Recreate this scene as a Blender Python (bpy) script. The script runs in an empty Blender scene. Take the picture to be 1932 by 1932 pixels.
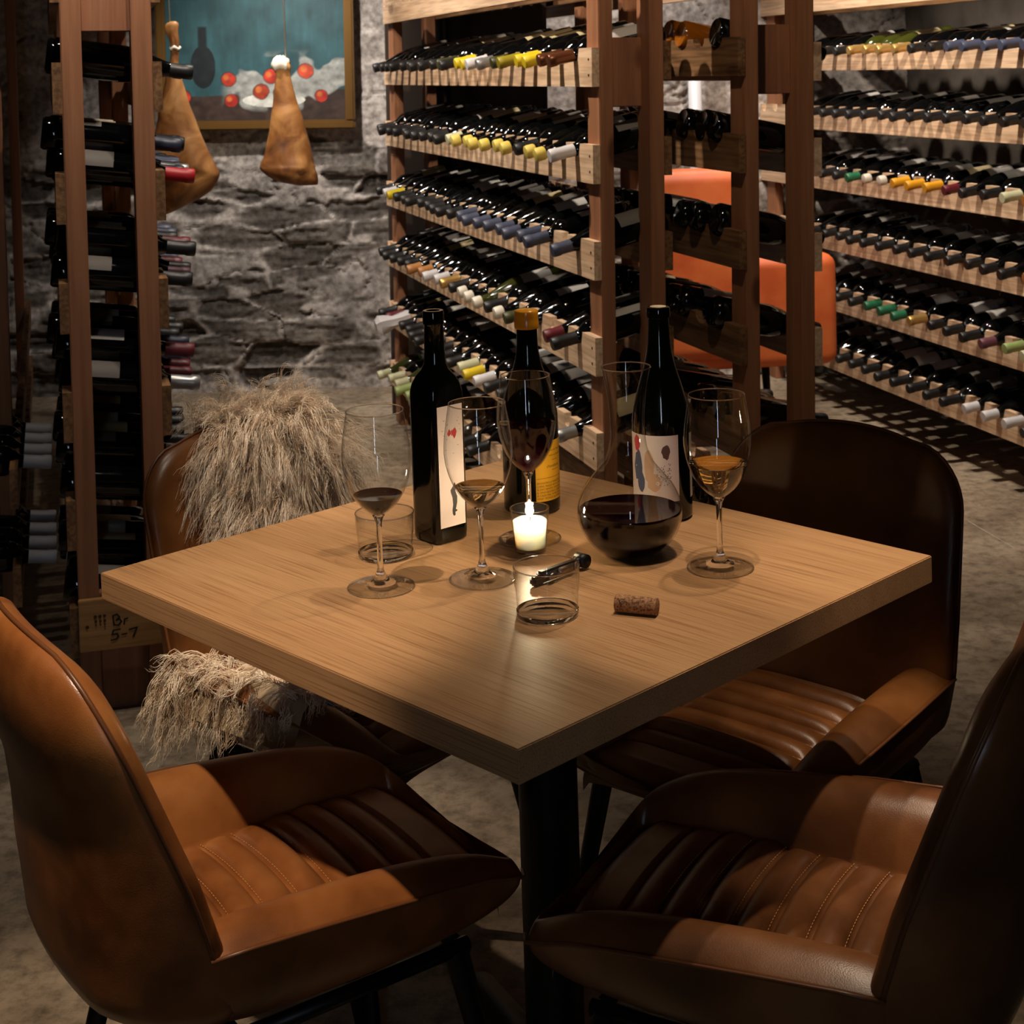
import bpy, bmesh, math, random
import numpy as np
from mathutils import Vector, Matrix, Euler
from math import sin, cos, pi, radians, sqrt, atan2
random.seed(7); rng = np.random.default_rng(7)
S = bpy.context.scene; COL = S.collection

# ------------------------------------------------------------------ camera
FPX, PITCH, CY, ROLL, H = 2885.9, .0631, 307.6, -.0323, 1.371
R0 = Vector((1, 0, 0)); WV = Vector((0, cos(PITCH), -sin(PITCH))); U0 = Vector((0, sin(PITCH), cos(PITCH)))
RV = cos(ROLL)*R0 + sin(ROLL)*U0; UV = -sin(ROLL)*R0 + cos(ROLL)*U0
CAM = Vector((0, 0, H))
def ray(x, y): return WV*FPX + RV*(x-966) - UV*(y-CY)
def onz(x, y, z): d = ray(x, y); return CAM + d*((z-H)/d.z)
def ony(x, y, Y): d = ray(x, y); return CAM + d*(Y/d.y)
cd = bpy.data.cameras.new('camera'); cam = bpy.data.objects.new('camera', cd); COL.objects.link(cam)
M = Matrix((RV, UV, -WV)).transposed().to_4x4(); M.translation = CAM; cam.matrix_world = M
cd.sensor_width = 36; cd.lens = 36*FPX/1932; cd.shift_y = -(966-CY)/1932; cd.clip_end = 40; cd.clip_start = .05
cd.dof.use_dof = True; cd.dof.focus_distance = 1.95; cd.dof.aperture_fstop = 18
S.camera = cam

# ------------------------------------------------------------------ materials
def lin(c):
    return tuple((x/255/12.92 if x/255 <= .04045 else ((x/255+.055)/1.055)**2.4) for x in c) + (1,)
MATS = {}
def newmat(name):
    m = bpy.data.materials.new(name); m.use_nodes = True
    return m, m.node_tree.nodes, m.node_tree.links, m.node_tree.nodes['Principled BSDF']
def plain(name, col, rough=.5, metal=0., spec=.5, coat=0., **kw):
    if name in MATS: return MATS[name]
    m, n, l, b = newmat(name)
    b.inputs['Base Color'].default_value = lin(col); b.inputs['Roughness'].default_value = rough
    b.inputs['Metallic'].default_value = metal; b.inputs['Specular IOR Level'].default_value = spec
    b.inputs['Coat Weight'].default_value = coat; b.inputs['Coat Roughness'].default_value = .05
    for k, v in kw.items(): b.inputs[k.replace('_', ' ')].default_value = v
    # faint procedural variation so that no surface is perfectly flat
    t = n.new('ShaderNodeTexCoord'); z = n.new('ShaderNodeTexNoise'); z.inputs['Scale'].default_value = 60
    r = n.new('ShaderNodeMapRange'); r.inputs[3].default_value = max(.02, rough-.05); r.inputs[4].default_value = min(1, rough+.07)
    l.new(t.outputs['Object'], z.inputs[0]); l.new(z.outputs[0], r.inputs[0]); l.new(r.outputs[0], b.inputs['Roughness'])
    MATS[name] = m; return m
def ramp(n, stops):
    r = n.new('ShaderNodeValToRGB'); e = r.color_ramp.elements
    while len(e) < len(stops): e.new(.5)
    for q, (p, c) in zip(e, stops): q.position = p; q.color = lin(c)
    return r
def wood(name, c1, c2, c3, scale=1., axis=0, rough=.55, knots=.0, streak=1., pores=False):
    m, n, l, b = newmat(name)
    t = n.new('ShaderNodeTexCoord'); mp = n.new('ShaderNodeMapping')
    sc = [22*scale]*3; sc[axis] = (.55 if pores else 1.1)*scale; mp.inputs['Scale'].default_value = sc
    l.new(t.outputs['Object'], mp.inputs[0])
    oi = n.new('ShaderNodeObjectInfo'); ad = n.new('ShaderNodeVectorMath'); ad.operation = 'MULTIPLY_ADD'
    ad.inputs[1].default_value = (1, 1, 1); cmb = n.new('ShaderNodeCombineXYZ')
    ml = n.new('ShaderNodeMath'); ml.operation = 'MULTIPLY'; ml.inputs[1].default_value = 37
    l.new(oi.outputs['Random'], ml.inputs[0])
    for i in range(3): l.new(ml.outputs[0], cmb.inputs[i])
    l.new(mp.outputs[0], ad.inputs[0]); l.new(cmb.outputs[0], ad.inputs[2])
    n1 = n.new('ShaderNodeTexNoise'); n1.inputs['Scale'].default_value = 1; n1.inputs['Detail'].default_value = 6; n1.inputs['Distortion'].default_value = .6
    n1.inputs['Roughness'].default_value = .62
    l.new(ad.outputs[0], n1.inputs[0])
    r = ramp(n, [(.3, c1), (.5, c2), (.72, c3)]); l.new(n1.outputs[0], r.inputs[0])
    n2 = n.new('ShaderNodeTexNoise'); n2.inputs['Scale'].default_value = 5; n2.inputs['Detail'].default_value = 4
    l.new(ad.outputs[0], n2.inputs[0])
    mx = n.new('ShaderNodeMix'); mx.data_type = 'RGBA'; mx.blend_type = 'MULTIPLY'; mx.inputs[0].default_value = .75*streak
    r2 = ramp(n, [(.36, (150, 140, 128)), (.6, (255, 255, 255))]); l.new(n2.outputs[0], r2.inputs[0])
    l.new(r.outputs[0], mx.inputs[6]); l.new(r2.outputs[0], mx.inputs[7])
    out = mx.outputs[2]
    if knots:
        mk = n.new('ShaderNodeMapping'); ks = [7]*3; ks[axis] = 3.0; mk.inputs['Scale'].default_value = ks
        l.new(t.outputs['Object'], mk.inputs[0]); a2 = n.new('ShaderNodeVectorMath'); l.new(mk.outputs[0], a2.inputs[0]); l.new(cmb.outputs[0], a2.inputs[1])
        vo = n.new('ShaderNodeTexVoronoi'); vo.inputs['Scale'].default_value = 1; l.new(a2.outputs[0], vo.inputs[0])
        rk = ramp(n, [(.0, (70, 35, 20)), (.1, (110, 66, 40)), (.16, (255, 255, 255))]); l.new(vo.outputs['Distance'], rk.inputs[0])
        m2 = n.new('ShaderNodeMix'); m2.data_type = 'RGBA'; m2.blend_type = 'MULTIPLY'; m2.inputs[0].default_value = knots
        l.new(out, m2.inputs[6]); l.new(rk.outputs[0], m2.inputs[7]); out = m2.outputs[2]
    if pores:
        mp2 = n.new('ShaderNodeMapping'); s2 = [520]*3; s2[axis] = 6; mp2.inputs['Scale'].default_value = s2
        l.new(t.outputs['Object'], mp2.inputs[0]); n3 = n.new('ShaderNodeTexNoise'); n3.inputs['Scale'].default_value = 1; n3.inputs['Detail'].default_value = 3
        l.new(mp2.outputs[0], n3.inputs[0]); r3 = ramp(n, [(.34, (196, 182, 168)), (.50, (255, 255, 255))]); l.new(n3.outputs[0], r3.inputs[0])
        m3 = n.new('ShaderNodeMix'); m3.data_type = 'RGBA'; m3.blend_type = 'MULTIPLY'; m3.inputs[0].default_value = .8
        l.new(out, m3.inputs[6]); l.new(r3.outputs[0], m3.inputs[7]); out = m3.outputs[2]
    l.new(out, b.inputs['Base Color'])
    bp = n.new('ShaderNodeBump'); bp.inputs['Strength'].default_value = .12; bp.inputs['Distance'].default_value = .002
    l.new(n2.outputs[0], bp.inputs['Height']); l.new(bp.outputs[0], b.inputs['Normal'])
    b.inputs['Roughness'].default_value = rough; b.inputs['Specular IOR Level'].default_value = .35
    return m
POST = wood('post_wood', (138, 92, 64), (152, 103, 72), (166, 116, 84), axis=2, knots=.7, streak=.3)
BOARD = wood('pale_pine', (206, 168, 134), (222, 188, 154), (232, 202, 172), axis=1, streak=.6, knots=.5)
CROSS = wood('cross_wood', (132, 86, 60), (148, 98, 70), (160, 112, 80), axis=2, knots=.8, streak=.35)
DARKPINE = wood('brown_pine', (104, 74, 48), (128, 94, 62), (146, 108, 72), axis=1, knots=.5)
OAK = wood('oak_top', (168, 128, 90), (178, 138, 98), (187, 148, 108), scale=.6, axis=1, rough=.40, streak=.10, pores=True)

def leather(name, c1, c2, c3, rough=.31):
    m, n, l, b = newmat(name)
    t = n.new('ShaderNodeTexCoord'); z = n.new('ShaderNodeTexNoise'); z.inputs['Scale'].default_value = 7; z.inputs['Detail'].default_value = 5
    l.new(t.outputs['Object'], z.inputs[0]); r = ramp(n, [(.36, c1), (.5, c2), (.66, c3)]); l.new(z.outputs[0], r.inputs[0]); l.new(r.outputs[0], b.inputs['Base Color'])
    v = n.new('ShaderNodeTexVoronoi'); v.inputs['Scale'].default_value = 700; l.new(t.outputs['Object'], v.inputs[0])
    z2 = n.new('ShaderNodeTexNoise'); z2.inputs['Scale'].default_value = 28; z2.inputs['Detail'].default_value = 6; l.new(t.outputs['Object'], z2.inputs[0])
    ad = n.new('ShaderNodeMath'); ad.operation = 'MULTIPLY_ADD'; ad.inputs[1].default_value = .25; l.new(v.outputs[0], ad.inputs[0]); l.new(z2.outputs[0], ad.inputs[2])
    bp = n.new('ShaderNodeBump'); bp.inputs['Strength'].default_value = .22; bp.inputs['Distance'].default_value = .0016; l.new(ad.outputs[0], bp.inputs['Height']); l.new(bp.outputs[0], b.inputs['Normal'])
    mr = n.new('ShaderNodeMapRange'); mr.inputs[3].default_value = rough-.06; mr.inputs[4].default_value = rough+.14; l.new(z2.outputs[0], mr.inputs[0]); l.new(mr.outputs[0], b.inputs['Roughness'])
    b.inputs['Specular IOR Level'].default_value = .5
    return m
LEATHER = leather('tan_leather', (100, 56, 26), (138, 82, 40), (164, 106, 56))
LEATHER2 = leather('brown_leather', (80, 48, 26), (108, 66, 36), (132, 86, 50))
LEATHER_SHADE = leather('shaded_brown_leather', (80, 46, 22), (104, 62, 28), (122, 76, 36))  # darker copy of the chair leather: shade on two chairs put into the colour
ORANGE = leather('orange_leather', (206, 92, 44), (222, 108, 54), (230, 124, 66), .5)
BLACKMETAL = plain('black_metal', (24, 25, 27), .42, .6)
THREAD = plain('tan_thread', (206, 150, 92), .7)
PIPING = plain('dark_piping', (104, 62, 34), .38)

def glassmat(name):     # thin clean glass: clear with a fresnel reflection
    m, n, l, b = newmat(name); n.remove(b)
    tr = n.new('ShaderNodeBsdfTransparent'); tr.inputs[0].default_value = (.975, .98, .98, 1)
    gl = n.new('ShaderNodeBsdfGlossy'); gl.inputs['Roughness'].default_value = .015
    lw = n.new('ShaderNodeLayerWeight'); lw.inputs[0].default_value = .5; mx = n.new('ShaderNodeMixShader')
    pw = n.new('ShaderNodeMath'); pw.operation = 'POWER'; pw.inputs[1].default_value = 3.9; fr = n.new('ShaderNodeMath'); fr.operation = 'MULTIPLY_ADD'; fr.inputs[1].default_value = .96; fr.inputs[2].default_value = .05
    l.new(lw.outputs['Facing'], pw.inputs[0]); l.new(pw.outputs[0], fr.inputs[0])
    l.new(fr.outputs[0], mx.inputs[0]); l.new(tr.outputs[0], mx.inputs[1]); l.new(gl.outputs[0], mx.inputs[2])
    l.new(mx.outputs[0], n['Material Output'].inputs[0]); return m
THIN = glassmat('thin_glass')
def solidglass(name, col, ior=1.5):
    m, n, l, b = newmat(name)
    b.inputs['Base Color'].default_value = col; b.inputs['Transmission Weight'].default_value = 1; b.inputs['Roughness'].default_value = .01; b.inputs['IOR'].default_value = ior
    return m
SOLID = solidglass('solid_glass', (1, 1, 1, 1))
REDWINE = plain('red_wine', (14, 0, 3), .03, 0, .22)
REDWINE.node_tree.nodes['Principled BSDF'].inputs['Transmission Weight'].default_value = .06
WHITEWINE = solidglass('straw_wine', (.93, .74, .40, 1), 1.34)
GOLDWINE = solidglass('golden_wine', (.86, .56, .16, 1), 1.34)
BGLASS = plain('black_green_glass', (7, 9, 7), .07, 0, .55)
RGLASS = plain('dark_bottle_glass', (7, 8, 9), .04, 0, .5)
OGLASS = plain('olive_bottle_glass', (52, 56, 18), .09, 0, .6)
AGLASS = plain('amber_bottle_glass', (150, 84, 14), .08, 0, .6)
PAPER = plain('label_paper', (186, 182, 176), .7)
PAPERT = plain('cream_label_paper', (188, 172, 130), .7)
PAPERG = plain('grey_label_paper', (104, 98, 92), .7)
CAPCOL = dict(k=(20, 20, 22), y=(212, 186, 24), Y=(222, 200, 96), w=(206, 204, 208), W=(216, 210, 194), b=(64, 70, 92), z=(104, 62, 38), d=(142, 128, 22),
              o=(56, 58, 22), s=(150, 150, 150), g=(196, 158, 92), G=(34, 104, 70), c=(196, 196, 160), l=(150, 168, 104), r=(96, 22, 34), R=(168, 18, 28), t=(178, 122, 70),
              m=(104, 62, 74), n=(34, 40, 62), O=(214, 150, 22), a=(120, 84, 30), T=(214, 212, 216))
CAPNAME = dict(k='black', y='bright yellow', Y='pale yellow wax', w='white', W='white wax', b='slate blue', z='bronze', d='mustard', o='olive', s='silver', g='gold', G='green',
               c='cream', l='light green', r='dark red', R='bright red', t='tan', m='mauve', n='navy', O='orange yellow', a='amber', T='paper wrapped')
def capmat(c):
    sh = c in 'zsg'
    return plain('capsule_'+CAPNAME[c].replace(' ', '_'), CAPCOL[c], .32 if sh else .45, .6 if c in 'zsg' else 0)

# ------------------------------------------------------------------ mesh helpers
def mesh(name, verts, faces, smooth=True):
    m = bpy.data.meshes.new(name); m.from_pydata([tuple(v) for v in verts], [], [tuple(f) for f in faces]); m.update()
    if smooth: m.polygons.foreach_set('use_smooth', [True]*len(m.polygons))
    return m
def link(name, me, mat=None, parent=None, label=None, cat=None, group=None, kind=None):
    o = bpy.data.objects.new(name, me); COL.objects.link(o)
    if mat is not None:
        if not me.materials: me.materials.append(mat)
    if parent is not None: o.parent = parent
    if label: o['label'] = label
    if cat: o['category'] = cat
    if group: o['group'] = group
    if kind: o['kind'] = kind
    return o
def empty(name, loc, rz, label, cat, group=None):
    o = bpy.data.objects.new(name, None); COL.objects.link(o); o.location = loc; o.rotation_euler = (0, 0, rz); o.empty_display_size = .05
    o['label'] = label; o['category'] = cat
    if group: o['group'] = group
    return o
class MB:
    def __init__(s): s.v = []; s.f = []
    def add(s, v, f): k = len(s.v); s.v += [tuple(x) for x in v]; s.f += [tuple(i+k for i in q) for q in f]
    def box(s, a, b, bev=0.):
        (x0, y0, z0), (x1, y1, z1) = a, b
        if not bev:
            s.add([(x0, y0, z0), (x1, y0, z0), (x1, y1, z0), (x0, y1, z0), (x0, y0, z1), (x1, y0, z1), (x1, y1, z1), (x0, y1, z1)],
                  [(0, 3, 2, 1), (4, 5, 6, 7), (0, 1, 5, 4), (1, 2, 6, 5), (2, 3, 7, 6), (3, 0, 4, 7)]); return
        bm = bmesh.new(); bmesh.ops.create_cube(bm, size=1)
        for v in bm.verts: v.co = Vector(((v.co.x+.5)*(x1-x0)+x0, (v.co.y+.5)*(y1-y0)+y0, (v.co.z+.5)*(z1-z0)+z0))
        bmesh.ops.bevel(bm, geom=bm.edges[:], offset=bev, segments=2, affect='EDGES'); bm.verts.index_update()
        s.add([v.co[:] for v in bm.verts], [[v.index for v in f.verts] for f in bm.faces]); bm.free()
    def tube(s, pts, r, n=10, cap=True):
        pts = [Vector(p) for p in pts]; rs = r if isinstance(r, (list, tuple)) else [r]*len(pts); V = []; F = []
        prev = None
        for i, p in enumerate(pts):
            t = (pts[min(i+1, len(pts)-1)] - pts[max(i-1, 0)]).normalized()
            if prev is None: a = t.orthogonal().normalized()
            else: a = (prev - t*prev.dot(t)).normalized()
            prev = a; b = t.cross(a)
            for k in range(n): V.append(p + (a*cos(2*pi*k/n)+b*sin(2*pi*k/n))*rs[i])
        for i in range(len(pts)-1):
            for k in range(n): F.append((i*n+k, i*n+(k+1) % n, (i+1)*n+(k+1) % n, (i+1)*n+k))
        if cap: F.append(tuple(reversed(range(n)))); F.append(tuple(range((len(pts)-1)*n, len(pts)*n)))
        s.add(V, F)
    def lathe(s, prof, n=24, z0=0., close=True, sq=None):
        V = []; F = []; k0 = len(prof)
        for r, z in prof:
            for k in range(n):
                a = 2*pi*k/n; V.append((max(r, 1e-5)*cos(a), max(r, 1e-5)*sin(a), z+z0))
        for i in range(k0-1):
            for k in range(n): F.append((i*n+k, i*n+(k+1) % n, (i+1)*n+(k+1) % n, (i+1)*n+k))
        if close: F.append(tuple(reversed(range(n)))); F.append(tuple(range((k0-1)*n, k0*n)))
        s.add(V, F)
    def mesh(s, name, smooth=True):
        me = mesh(name, s.v, s.f, smooth)
        if len(s.f) < 30000:
            bm = bmesh.new(); bm.from_mesh(me); bmesh.ops.recalc_face_normals(bm, faces=bm.faces[:]); bm.to_mesh(me); bm.free()
        return me
def autosmooth(me, ang=40):
    me.set_sharp_from_angle(angle=radians(ang)); return me
def smoothprof(P, n=4):   # catmull-rom through (r,z) profile points
    out = []
    for i in range(len(P)-1):
        p0 = P[max(i-1, 0)]; p1 = P[i]; p2 = P[i+1]; p3 = P[min(i+2, len(P)-1)]
        for k in range(n):
            t = k/n
            out.append(tuple(.5*((2*p1[j])+(-p0[j]+p2[j])*t+(2*p0[j]-5*p1[j]+4*p2[j]-p3[j])*t*t+(-p0[j]+3*p1[j]-3*p2[j]+p3[j])*t**3) for j in range(len(p1))))
    out.append(P[-1]); return out
def interp(x, xs, ys): return float(np.interp(x, xs, ys))
TEXTC = {}
def textverts(s, size, align='CENTER'):
    c = bpy.data.curves.new('t', 'FONT'); c.body = s; c.size = size; c.align_x = align; c.align_y = 'CENTER'; c.resolution_u = 2
    o = bpy.data.objects.new('t', c); COL.objects.link(o); dg = bpy.context.evaluated_depsgraph_get(); dg.update()
    me = o.evaluated_get(dg).to_mesh(); V = [v.co[:] for v in me.vertices]; F = [tuple(p.vertices) for p in me.polygons]
    o.evaluated_get(dg).to_mesh_clear(); bpy.data.objects.remove(o); bpy.data.curves.remove(c); return V, F

# ------------------------------------------------------------------ numpy noise
def vnoise(x, y, seed=0):
    xi = np.floor(x).astype(np.int64); yi = np.floor(y).astype(np.int64); fx = x-xi; fy = y-yi
    def h(a, b):
        n = (a*374761393 + b*668265263 + seed*974634777) & 0xffffffff
        n = ((n ^ (n >> 13))*1274126177) & 0xffffffff
        return ((n ^ (n >> 16)) & 0xffff)/65535.
    u = fx*fx*(3-2*fx); v = fy*fy*(3-2*fy)
    return (h(xi, yi)*(1-u)+h(xi+1, yi)*u)*(1-v)+(h(xi, yi+1)*(1-u)+h(xi+1, yi+1)*u)*v
def fbm(x, y, o=4, seed=0):
    s = 0; a = .5; t = 0
    for i in range(o): s = s+a*vnoise(x, y, seed+i); t += a; x = x*2.03+5.1; y = y*2.03+1.7; a *= .5
    return s/t
def smst(a, b, x): t = np.clip((x-a)/(b-a), 0, 1); return t*t*(3-2*t)

# ------------------------------------------------------------------ room shell
def stone_wall(name, x0, x1, y, z1, step, mat, flip=False):
    nx = int((x1-x0)/step)+1; nz = int(z1/step)+1
    X, Z = np.meshgrid(np.linspace(x0, x1, nx), np.linspace(0, z1, nz))
    wx = X + .10*(fbm(X*3, Z*3, 3, 3)-.5); wz = Z + .09*(fbm(X*2.2, Z*2.5, 3, 9)-.5) + .012*np.sin(X*5)
    cx, cz = wx/.33, wz/.105
    F1 = np.full(X.shape, 9.); F2 = F1.copy(); ID = np.zeros(X.shape)
    gi, gj = np.floor(cx), np.floor(cz)
    for di in (-1, 0, 1):
        for dj in (-1, 0, 1):
            a, b = gi+di, gj+dj
            r1 = vnoise(a*7.3+.5, b*3.1+.5, 21); r2 = vnoise(a*5.7+.5, b*9.2+.5, 33)
            px = a+.5+(r1-.5)*.9+.5*(b % 2); pz = b+.5+(r2-.5)*.55
            d = np.sqrt(((cx-px)*.85)**2+((cz-pz)*1.05)**2)
            idn = vnoise(a*11.1+.3, b*13.7+.3, 5)
            m = d < F1; F2 = np.where(m, F1, np.minimum(F2, d)); ID = np.where(m, idn, ID); F1 = np.where(m, d, F1)
    edge = F2-F1 + .10*(fbm(X*30, Z*30, 3, 4)-.5)
    n1 = smst(.35, .7, fbm(X*3.2+7, Z*4.5, 3, 19)); stone = smst(.0+.10*n1, .07+.30*n1, edge)
    # plaster smeared over the stones, thick near the top and in drifts
    pl = fbm(X*2.2+4, Z*5.5, 4, 12) + .42*smst(.90, 1.2, Z) - .02 + .16*(fbm(X*9, Z*34, 3, 14)-.5)
    plaster = smst(.57, .63, pl)
    cover = stone*(1-plaster)
    ridge = fbm(X*7+4*ID, Z*60+9*ID, 4, 40); rough = fbm(X*45, Z*60, 4, 50)
    h = cover*(.010+.060*ID+.022*(ridge-.5)) + .012*(rough-.5)*cover + (1-cover)*(.030+.030*fbm(X*4, Z*7, 4, 60)+.004*(rough-.5))
    crack = np.abs(fbm(X*4, Z*5, 4, 77)-.5); h = h - .012*(crack < .012)*(1-cover)
    crev = smst(.03, .0, np.abs(edge-.05))*(1-plaster)*smst(.50, .64, fbm(X*5, Z*6, 2, 81)); h = h - .018*crev
    V = np.stack([X, np.full_like(X, y)-h, Z], -1).reshape(-1, 3)
    idx = np.arange(nx*nz).reshape(nz, nx)
    F = np.stack([idx[:-1, :-1], idx[:-1, 1:], idx[1:, 1:], idx[1:, :-1]], -1).reshape(-1, 4)
    me = bpy.data.meshes.new(name); me.from_pydata(V.tolist(), [], F.tolist()); me.update(); me.polygons.foreach_set('use_smooth', [True]*len(me.polygons))
    sc = np.array(lin((118, 110, 103))[:3])*(.55+.8*ID[..., None])*(.62+.76*ridge[..., None])
    mc = np.array(lin((206, 196, 188))[:3])*(.50+.85*fbm(X*12, Z*22, 5, 91)[..., None])
    c = sc*cover[..., None] + mc*(1-cover[..., None])
    gr = smst(.5, .68, fbm(X*3+9, Z*4, 3, 15))[..., None]; c = c*(1-.35*gr)
    c = np.concatenate([c, np.ones(X.shape+(1,))], -1).reshape(-1, 4)
    at = me.color_attributes.new('Col', 'FLOAT_COLOR', 'POINT'); at.data.foreach_set('color', c.astype(np.float32).ravel())
    return link(name, me, mat, kind='structure')
m, n, l, b = newmat('rubble_stone'); at = n.new('ShaderNodeAttribute'); at.attribute_name = 'Col'
t = n.new('ShaderNodeTexCoord'); z = n.new('ShaderNodeTexNoise'); z.inputs['Scale'].default_value = 38; z.inputs['Detail'].default_value = 7; l.new(t.outputs['Object'], z.inputs[0])
mx = n.new('ShaderNodeMix'); mx.data_type = 'RGBA'; mx.blend_type = 'MULTIPLY'; mx.inputs[0].default_value = .8
rr = ramp(n, [(.3, (130, 126, 122)), (.65, (255, 255, 255))]); l.new(z.outputs[0], rr.inputs[0]); l.new(at.outputs[0], mx.inputs[6]); l.new(rr.outputs[0], mx.inputs[7])
l.new(mx.outputs[2], b.inputs['Base Color']); b.inputs['Roughness'].default_value = .85; b.inputs['Specular IOR Level'].default_value = .25
bp = n.new('ShaderNodeBump'); bp.inputs['Strength'].default_value = .5; bp.inputs['Distance'].default_value = .006; l.new(z.outputs[0], bp.inputs['Height']); l.new(bp.outputs[0], b.inputs['Normal'])
STONE = m
YW = 6.62
stone_wall('wall_back', -2.6, 2.7, YW, 2.4, .0085, STONE)

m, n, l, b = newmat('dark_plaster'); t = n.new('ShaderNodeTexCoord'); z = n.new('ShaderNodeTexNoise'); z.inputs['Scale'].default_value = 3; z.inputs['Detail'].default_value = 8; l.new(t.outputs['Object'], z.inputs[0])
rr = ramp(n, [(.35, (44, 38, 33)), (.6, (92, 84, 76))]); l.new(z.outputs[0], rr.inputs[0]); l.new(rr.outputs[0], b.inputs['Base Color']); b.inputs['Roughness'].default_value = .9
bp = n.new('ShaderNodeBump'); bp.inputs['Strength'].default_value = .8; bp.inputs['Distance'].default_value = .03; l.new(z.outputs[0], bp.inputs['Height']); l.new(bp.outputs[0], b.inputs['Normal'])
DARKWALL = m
def wallslab(name, p, q, z1=2.4, th=.12, mat=DARKWALL):
    p = Vector(p); q = Vector(q); d = (q-p).normalized(); nn = Vector((-d.y, d.x))*th
    a, b_, c, e = p, q, q+nn, p+nn; V = []
    for z in (0, z1): V += [(v.x, v.y, z) for v in (a, b_, c, e)]
    return link(name, mesh(name, V, [(0, 3, 2, 1), (4, 5, 6, 7), (0, 1, 5, 4), (1, 2, 6, 5), (2, 3, 7, 6), (3, 0, 4, 7)], False), mat, kind='structure')
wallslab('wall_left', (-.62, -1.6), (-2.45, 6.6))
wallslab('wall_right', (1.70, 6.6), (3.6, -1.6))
# the wall behind the camera has a tall narrow window that shows as reflections in the glasses
m_ = MB(); m_.box((-.75, -1.72, 0), (-.14, -1.6, 2.4)); m_.box((.02, -1.72, 0), (3.7, -1.6, 2.4)); m_.box((-.14, -1.72, 0), (.02, -1.6, .75)); m_.box((-.14, -1.72, 2.15), (.02, -1.6, 2.4))
link('wall_front', m_.mesh('wf', False), DARKWALL, kind='structure')
m_ = MB()
for a, b_ in (((-.14, -1.66, .75), (-.12, -1.62, 2.15)), ((.0, -1.66, .75), (.02, -1.62, 2.15)), ((-.12, -1.66, .75), (.0, -1.62, .78)), ((-.12, -1.66, 2.12), (.0, -1.62, 2.15)), ((-.068, -1.66, .78), (-.052, -1.62, 2.12))): m_.box(a, b_)
wfr = link('window_1', m_.mesh('wfr', False), plain('window_paint', (210, 208, 200), .5), kind='structure')
m_ = MB(); m_.box((-.12, -1.68, .78), (.0, -1.672, 2.12)); pm, n, l, b = newmat('daylit_pane'); b.inputs['Emission Color'].default_value = (.72, .85, 1, 1); b.inputs['Emission Strength'].default_value = 15
link('window_pane', m_.mesh('wp', False), pm, wfr)
m, n, l, b = newmat('ceiling_boards'); b.inputs['Base Color'].default_value = lin((70, 52, 38)); b.inputs['Roughness'].default_value = .8
m_ = MB(); m_.box((-2.6, -1.7, 2.4), (3.8, 6.75, 2.5)); link('ceiling', m_.mesh('c', False), m, kind='structure')
# concrete floor
m, n, l, b = newmat('worn_concrete'); t = n.new('ShaderNodeTexCoord')
z = n.new('ShaderNodeTexNoise'); z.inputs['Scale'].default_value = 2.2; z.inputs['Detail'].default_value = 10; z.inputs['Roughness'].default_value = .65; z.inputs['Distortion'].default_value = .5; l.new(t.outputs['Object'], z.inputs[0])
z2 = n.new('ShaderNodeTexNoise'); z2.inputs['Scale'].default_value = 26; z2.inputs['Detail'].default_value = 8; z2.inputs['Roughness'].default_value = .7; l.new(t.outputs['Object'], z2.inputs[0])
r1 = ramp(n, [(.3, (118, 102, 84)), (.5, (152, 135, 114)), (.7, (178, 162, 140))]); l.new(z.outputs[0], r1.inputs[0])
r2 = ramp(n, [(.34, (118, 112, 104)), (.56, (255, 255, 255))]); l.new(z2.outputs[0], r2.inputs[0])
mx = n.new('ShaderNodeMix'); mx.data_type = 'RGBA'; mx.blend_type = 'MULTIPLY'; mx.inputs[0].default_value = .7; l.new(r1.outputs[0], mx.inputs[6]); l.new(r2.outputs[0], mx.inputs[7])
l.new(mx.outputs[2], b.inputs['Base Color']); b.inputs['Roughness'].default_value = .62; b.inputs['Specular IOR Level'].default_value = .35
bp = n.new('ShaderNodeBump'); bp.inputs['Strength'].default_value = .45; bp.inputs['Distance'].default_value = .006; l.new(z2.outputs[0], bp.inputs['Height']); l.new(bp.outputs[0], b.inputs['Normal'])
m_ = MB(); m_.box((-2.8, -1.8, -.05), (4, 6.8, 0)); link('floor', m_.mesh('f', False), m, kind='structure')
# chalky scrape on the floor
p = [onz(1640, 978-200+200, 0)]; A = onz(1826, 983, 0); B = onz(1912, 1033, 0)
V = []; k = 14
for i in range(k):
    t_ = i/(k-1); c = A.lerp(B, t_); w = .004+.004*random.random(); V += [(c.x, c.y+w, .0006), (c.x, c.y-w, .0006)]
link('floor_scrape_1', mesh('scrape', V, [(2*i, 2*i+1, 2*i+3, 2*i+2) for i in range(k-1)]), plain('chalk', (196, 190, 180), .9), kind='structure')
# pipe and wainscot plate on the back wall
m_ = MB(); q = ony(1309, 180, 6.5); m_.tube([(q.x, 6.46, .0), (q.x, 6.46, 1.52)], .028, 16)
link('wall_pipe', m_.mesh('pipe'), plain('white_paint', (214, 214, 220), .4), label='white vertical pipe against the bright stone wall', cat='pipe')

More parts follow.
